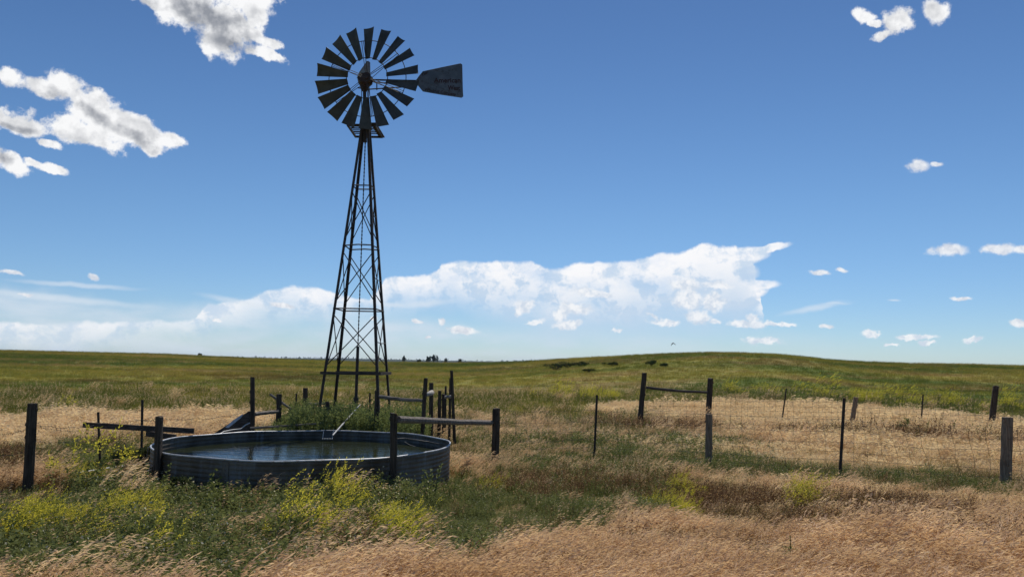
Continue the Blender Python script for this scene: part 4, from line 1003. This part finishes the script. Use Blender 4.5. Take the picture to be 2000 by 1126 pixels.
# ------------------------------------------------------------------ grasses: tufts made once, scattered on the meadow
def tuft(kind, seed):
    rr = random.Random(seed); vs = []; fs = []; mis = []; mats = []
    if kind == 'dry':
        mats = [M_DRY, M_DRYHEAD]
        for _ in range(34):
            p0 = Vector((rr.gauss(0, .11), rr.gauss(0, .11), -.03)); a = rr.uniform(0, 6.28); h_ = rr.uniform(.24, .44)
            tip = ribbon(vs, fs, mis, p0, Vector((math.cos(a), math.sin(a), 0)), h_, .0045, rr.uniform(.05, .22), 3, 0, rr, .42)
            for k in range(7):
                q = tip - Vector((.015 * k, 0, .013 * k)) + Vector((rr.gauss(0, .008), rr.gauss(0, .008), .01))
                quadleaf(vs, fs, mis, q, Vector((1.0, rr.gauss(0, .45), rr.uniform(-.35, .75))), rr.uniform(.035, .07), .0095, 1, rr)
        for _ in range(26):
            p0 = Vector((rr.gauss(0, .12), rr.gauss(0, .12), -.03)); a = rr.uniform(0, 6.28); ribbon(vs, fs, mis, p0, Vector((math.cos(a), math.sin(a), 0)), rr.uniform(.1, .26), .006, rr.uniform(.2, .7), 2, 0, rr, .15)
    elif kind == 'pale':
        mats = [M_PALE]
        for _ in range(60):
            p0 = Vector((rr.gauss(0, .18), rr.gauss(0, .18), -.03)); a = rr.uniform(0, 6.28); h_ = rr.uniform(.14, .30)
            tip = ribbon(vs, fs, mis, p0, Vector((math.cos(a), math.sin(a), 0)), h_, .008, rr.uniform(.1, .4), 2, 0, rr, .3)
            for k in range(3): quadleaf(vs, fs, mis, tip - Vector((0, 0, .02 * k)), Vector((1.0, rr.gauss(0, .5), rr.uniform(-.5, .35))), .06, .014, 0, rr)
    elif kind == 'green':
        mats = [M_GREEN, M_DRYHEAD]
        for _ in range(58):
            p0 = Vector((rr.gauss(0, .12), rr.gauss(0, .12), -.03)); a = rr.uniform(0, 6.28); h_ = rr.uniform(.14, .36)
            tip = ribbon(vs, fs, mis, p0, Vector((math.cos(a), math.sin(a), 0)), h_, .0065, rr.uniform(.1, .5), 3, 0, rr, .2)
            if rr.random() < .25:
                for k in range(3): quadleaf(vs, fs, mis, tip - Vector((0, 0, .02 * k)), Vector((1.0, rr.gauss(0, .5), rr.uniform(-.3, .5))), .04, .008, 1, rr)
    elif kind == 'forb':
        mats = [M_FORB, M_SPECK]
        for _ in range(22):
            p0 = Vector((rr.gauss(0, .12), rr.gauss(0, .12), -.03)); a = rr.uniform(0, 6.28); dv = Vector((math.cos(a), math.sin(a), 0)); h_ = rr.uniform(.12, .27); bnd = rr.uniform(.1, .4)
            tip = ribbon(vs, fs, mis, p0, dv, h_, .004, bnd, 2, 0, rr, .1)
            for k in range(15):
                f = rr.uniform(.15, 1.0); q = p0 + (tip - p0) * f; quadleaf(vs, fs, mis, q, Vector((rr.gauss(0, 1), rr.gauss(0, 1), rr.uniform(-.1, .9))), rr.uniform(.018, .036), .013, 0, rr)
            if rr.random() < .3: quadleaf(vs, fs, mis, tip, Vector((rr.gauss(0, 1), rr.gauss(0, 1), 1)), .014, .012, 1, rr)
    elif kind == 'clover':
        mats = [M_CLOVER, M_YELLOW]
        for _ in range(14):
            p0 = Vector((rr.gauss(0, .10), rr.gauss(0, .10), -.03)); a = rr.uniform(0, 6.28); dv = Vector((math.cos(a), math.sin(a), 0)); h_ = rr.uniform(.30, .58)
            tip = ribbon(vs, fs, mis, p0, dv, h_, .005, rr.uniform(.1, .35), 4, 0, rr, .22)
            for k in range(10):
                f = rr.uniform(.2, .95); q = p0 + (tip - p0) * f; quadleaf(vs, fs, mis, q, Vector((rr.gauss(0, 1), rr.gauss(0, 1), .3)), .03, .012, 0, rr)
            for br in range(5):      # flowering racemes blown to the right
                f = rr.uniform(.62, 1.0); q = p0 + (tip - p0) * f; d = Vector((rr.uniform(.3, 1.2), rr.gauss(0, .5), rr.uniform(.3, .9))).normalized(); l_ = rr.uniform(.07, .13)
                for k in range(6): quadleaf(vs, fs, mis, q + d * (l_ * k / 6), d + Vector((rr.gauss(0, .5), rr.gauss(0, .5), rr.gauss(0, .5))), .020, .011, 1, rr)
    elif kind == 'brown':
        mats = [M_BROWN, M_DRY]
        for _ in range(34):
            p0 = Vector((rr.gauss(0, .12), rr.gauss(0, .12), -.03)); a = rr.uniform(0, 6.28); h_ = rr.uniform(.18, .42)
            tip = ribbon(vs, fs, mis, p0, Vector((math.cos(a), math.sin(a), 0)), h_, .006, rr.uniform(.05, .35), 3, 0, rr, .15)
            for k in range(8): quadleaf(vs, fs, mis, tip - Vector((.01 * k * .3, 0, .018 * k)), Vector((rr.gauss(0, 1), rr.gauss(0, 1), rr.uniform(.2, 1))), .028, .011, 0 if rr.random() < .7 else 1, rr)
    elif kind == 'weed':
        mats = [M_WEED, M_CLOVER]
        for _ in range(9):
            p0 = Vector((rr.gauss(0, .10), rr.gauss(0, .10), -.03)); a = rr.uniform(0, 6.28); dv = Vector((math.cos(a), math.sin(a), 0)); h_ = rr.uniform(.62, 1.0)
            tip = ribbon(vs, fs, mis, p0, dv, h_, .010, rr.uniform(.02, .12), 4, 1, rr, .03)
            for k in range(44):
                f = rr.uniform(.12, 1.02); q = p0 + (tip - p0) * f; a = rr.uniform(0, 6.28); quadleaf(vs, fs, mis, q, Vector((math.cos(a), math.sin(a), rr.uniform(.1, 1.0))), rr.uniform(.05, .10) * (1.15 - .5 * f), .024, 0, rr)
    elif kind == 'hill':
        mats = [M_HILL]
        for _ in range(34):
            p0 = Vector((rr.gauss(0, .22), rr.gauss(0, .22), -.05)); a = rr.uniform(0, 6.28); ribbon(vs, fs, mis, p0, Vector((math.cos(a), math.sin(a), 0)), rr.uniform(.12, .30), .018, rr.uniform(.1, .6), 2, 0, rr, .2)
    me_ = bpy.data.meshes.new(kind + "_tuft"); me_.from_pydata([tuple(v) for v in vs], [], fs)
    for m_ in mats: me_.materials.append(m_)
    me_.polygons.foreach_set('material_index', mis); me_.update(); return me_
m, n, out = newmat("hillside_grass"); g = n.new('ShaderNodeNewGeometry'); oi = n.new('ShaderNodeObjectInfo')
colh = meadow(n, g.outputs['Position'], 1.25); colh = n.mix(oi.outputs['Random'], n.mix(1.0, colh, (.75, .8, .8, 1), 'MULTIPLY'), n.mix(1.0, colh, (1.4, 1.25, 1.15, 1), 'MULTIPLY'))
d = n.new('ShaderNodeBsdfDiffuse'); t = n.new('ShaderNodeBsdfTranslucent'); n.put(d.inputs[0], colh); n.put(t.inputs[0], colh); mx = n.new('ShaderNodeMixShader'); mx.inputs[0].default_value = .4
n.l.new(d.outputs[0], mx.inputs[1]); n.l.new(t.outputs[0], mx.inputs[2]); n.l.new(mx.outputs[0], out.inputs[0]); M_HILL = m

def scatter(name, kind, pts, scl, label, variants=5, rotj=.9):
    """one object of kind stuff: tufts instanced on points with geometry nodes"""
    src = bpy.data.collections.new(name + "_tufts")
    for v_ in range(variants):
        o = bpy.data.objects.new(name + "_tuft", tuft(kind, 100 + v_ * 13 + len(kind))); o['kind'] = 'stuff'; src.objects.link(o)
    n_ = len(pts); me_ = bpy.data.meshes.new(name); me_.vertices.add(n_); me_.vertices.foreach_set('co', pts.astype(np.float32).ravel())
    a = me_.attributes.new('scl', 'FLOAT_VECTOR', 'POINT'); s3_ = np.stack([scl * rng.uniform(.85, 1.2, n_), scl * rng.uniform(.85, 1.2, n_), scl * rng.uniform(.75, 1.25, n_)], -1); a.data.foreach_set('vector', s3_.astype(np.float32).ravel())
    a = me_.attributes.new('rot', 'FLOAT_VECTOR', 'POINT'); r3 = np.stack([rng.uniform(-.1, .1, n_), rng.uniform(-.05, .15, n_), rng.uniform(-rotj, rotj, n_)], -1); a.data.foreach_set('vector', r3.astype(np.float32).ravel())
    a = me_.attributes.new('idx', 'INT', 'POINT'); a.data.foreach_set('value', rng.integers(0, variants, n_).astype(np.int32))
    me_.update(); ob = bpy.data.objects.new(name, me_); COL.objects.link(ob); tag(ob, label, "vegetation", kind='stuff')
    ng = bpy.data.node_groups.new(name + "_scatter", 'GeometryNodeTree')
    ng.interface.new_socket('Geometry', in_out='INPUT', socket_type='NodeSocketGeometry'); ng.interface.new_socket('Geometry', in_out='OUTPUT', socket_type='NodeSocketGeometry')
    gi = ng.nodes.new('NodeGroupInput'); gn_o = ng.nodes.new('NodeGroupOutput'); ip_ = ng.nodes.new('GeometryNodeInstanceOnPoints'); ci = ng.nodes.new('GeometryNodeCollectionInfo')
    ci.inputs['Collection'].default_value = src; ci.inputs['Separate Children'].default_value = True; ci.inputs['Reset Children'].default_value = True
    def na_(nm, tp):
        q = ng.nodes.new('GeometryNodeInputNamedAttribute'); q.data_type = tp; q.inputs[0].default_value = nm; return q.outputs[0]
    L = ng.links.new
    L(gi.outputs[0], ip_.inputs['Points']); L(ci.outputs[0], ip_.inputs['Instance']); ip_.inputs['Pick Instance'].default_value = True
    L(na_('idx', 'INT'), ip_.inputs['Instance Index']); L(na_('scl', 'FLOAT_VECTOR'), ip_.inputs['Scale'])
    e2 = ng.nodes.new('FunctionNodeEulerToRotation'); L(na_('rot', 'FLOAT_VECTOR'), e2.inputs[0]); L(e2.outputs[0], ip_.inputs['Rotation'])
    L(ip_.outputs[0], gn_o.inputs[0]); md = ob.modifiers.new("scatter", 'NODES'); md.node_group = ng
    return ob

def sample(n_, r0_, r1_, p, amax=36.5):
    """points in the view wedge and a little beside it, density falling as distance ** -p"""
    u = rng.random(n_); e = 2 - p
    r = (r0_ ** e + u * (r1_ ** e - r0_ ** e)) ** (1 / e) if abs(e) > 1e-6 else r0_ * (r1_ / r0_) ** u
    a = np.radians(rng.uniform(-amax, amax, n_)); return np.sin(a) * r, np.cos(a) * r, r
x, y, r = sample(62000, 3.8, 48, 1.55, 43)
fr_0 = (np.hypot(x - TKX, y - TKY) < TKR + .8)
dry = patch_val(P_DRY, x, y); pale = patch_val(P_PALE, x, y, (fbm(x / 2.2, y / 2.2, 31) - .5) * .9); yel = patch_val(P_YEL, x, y); forb = patch_val(P_FORB, x, y); nd, mid_zone = near_dry(x, y); dry = np.maximum(dry, nd); azd = np.degrees(np.arctan2(x, y)); forb = np.maximum(forb, mid_zone * (1 - nd) * (1.0 * (1 - sstep((azd + 3) / 3)) + .55 * (azd > -3) * (1 - sstep((azd - 9) / 4)))); yel = yel * (1 - .8 * nd) * np.where(fr_0, .55, 1); brn = patch_val(P_BRN, x, y)
inside = (np.hypot(x - TKX, y - TKY) < TKR + .16)
u = rng.random(len(x)); u2 = rng.random(len(x)); z = terrain(x, y)
nn_ = fbm(x / .8, y / .8, 55); n2 = fbm(x / 2.4, y / 2.4, 66)
w_yel = yel * .62 * (nn_ > .46); w_forb = forb * 2.1; far_ = 1 - .9 * sstep((r - 24) / 8); w_dry = dry * 2.2 + (.22 * (n2 > .5) + .10) * far_; w_brn = brn * 1.6 + .10 * (n2 < .42) * far_; w_grn = .50 + .6 * (fbm(x / 3.5, y / 2.2, 91) > .5) * sstep((r - 11) / 4); w_pale = pale * np.where(nn_ > .42, 6, 1.4)
w_dry = w_dry * (1 - .7 * np.clip(yel + forb, 0, 1)) + nd * 1.2; w_dry = w_dry * (1 - .8 * brn); w_grn = w_grn * (1 - .6 * dry) * (1 - pale); w_brn *= (1 - pale)
ctr_ = (azd > -4) & (azd < 10) & (r > 13.5) & (r < 30); w_grn = np.where(ctr_, w_grn * 1.7, w_grn); w_forb = w_forb + .35 * ctr_ * (nn_ > .5)
W = np.stack([w_dry, w_pale, w_grn, w_forb, w_yel, w_brn], -1); W = W / W.sum(-1, keepdims=True); cum = W.cumsum(-1); kind_i = (u[:, None] > cum).sum(-1)
base_s = np.clip(.80 + (r - 8) * .016, .75, 1.5) * rng.uniform(.75, 1.25, len(x))
base_s = base_s * np.where(rng.random(len(x)) < .10, 1.35, 1.0) * (.50 + .95 * n2) * (.8 + .4 * nn_)
# keep the strip in front of the tank low so that its wall shows
fr_ = (np.hypot(x - TKX, y - TKY) < TKR + 1.0) & (y < TKY + .5); base_s = np.where(fr_, base_s * np.where(y < TKY - 1.3, 1.2, .8), base_s)
low_ = (np.hypot(x + 6.7, y - 13.6) < 1.1) & (x < TKX - TKR + .1); base_s = np.where(low_, base_s * .6, base_s)
fr2 = (x > TKX + 2) & (x < 12) & (y > 10) & (y < 17); base_s = np.where(fr2, base_s * .72, base_s)
base_s = np.where((r > 10) & (r < 19) & ~fr_ & ~fr2, base_s * .74, base_s)
lp0 = L1[1]; base_s = np.where((np.hypot(x - lp0.x * .95, y - lp0.y * .95) < 1.0), base_s * .5, base_s)
names = [('dry_grass', 'dry', "dry reddish straw grass with drooping seed heads across the foreground"), ('bleached_grass', 'pale', "pale bleached grass in sunny strips beyond the fences"),
         ('green_grass', 'green', "short green grass blades mixed through the meadow"), ('leafy_ground_cover', 'forb', "low grey green leafy ground cover in front of the tank"),
         ('yellow_clover', 'clover', "yellow flowering sweet clover bending in the wind"), ('brown_weeds', 'brown', "dark brown seeded weeds along the fences")]
for k, (nm, kd, lb) in enumerate(names):
    s_ = (kind_i == k) & ~inside & ((nn_ > .43) | (r > 13) | (u2 < .28)) & ((r < 27) | (dry + pale > .3) | ((yel > .2) & (k == 4)) | (u2 < .12))
    scatter(nm, kd, np.stack([x[s_], y[s_], z[s_]], -1), base_s[s_] * {'clover': .95, 'forb': 1.3, 'dry': .85}.get(kd, 1.0), lb)
# tall weeds behind the tank
n_ = 620; wx = rng.uniform(-6.7, -1.9, n_); wy = rng.uniform(16.5, 19.6, n_)
pxa = 1000 + F * wx / wy
k_ = ((pxa > 500) & (pxa < 835) & (np.hypot(wx - TKX, wy - TKY) > TKR + .2)); wx, wy = wx[k_], wy[k_]
hh = .80 + .26 * fbm(wx / .8, wy / .8, 5); hh = hh * np.clip((1000 + F * wx / wy - 480) / 110, .5, 1)
scatter("tall_weeds", 'weed', np.stack([wx, wy, terrain(wx, wy)], -1), hh, "dense tall green weeds growing between the tank and the windmill legs", 5, 3.1)
# hillside tufts
hx, hy, hr = sample(52000, 24, 235, 1.1, 36)
pale_h = patch_val(P_PALE, hx, hy, (fbm(hx / 2.2, hy / 2.2, 31) - .5) * .9); R_ = np.interp(np.degrees(np.arctan2(hx, hy)), nA, nR)
k_ = (pale_h < .3) & (hr < R_ + 3); hx, hy, hr = hx[k_], hy[k_], hr[k_]
scatter("hillside_grass", 'hill', np.stack([hx, hy, terrain(hx, hy)], -1), np.clip(.34 + hr * .0095, .5, 2.2), "green and tan meadow grass covering the rolling hillsides", 4)

# ------------------------------------------------------------------ haze
HAZE = True
if HAZE:
    hb = MB(); hb.beam((0, 3300, 3.5), (0, -600, 3.5), 6400, 25)
    m, n, out = newmat("haze_air"); pvn = n.new('ShaderNodeVolumePrincipled'); n.put(pvn.inputs['Color'], (.62, .76, .95, 1)); n.put(pvn.inputs['Density'], .00008); n.put(pvn.inputs['Anisotropy'], .2)
    n.l.new(pvn.outputs[0], out.inputs['Volume'])
    o = hb.build("haze", m); tag(o, "thin blue haze over the prairie", "haze", kind='stuff')
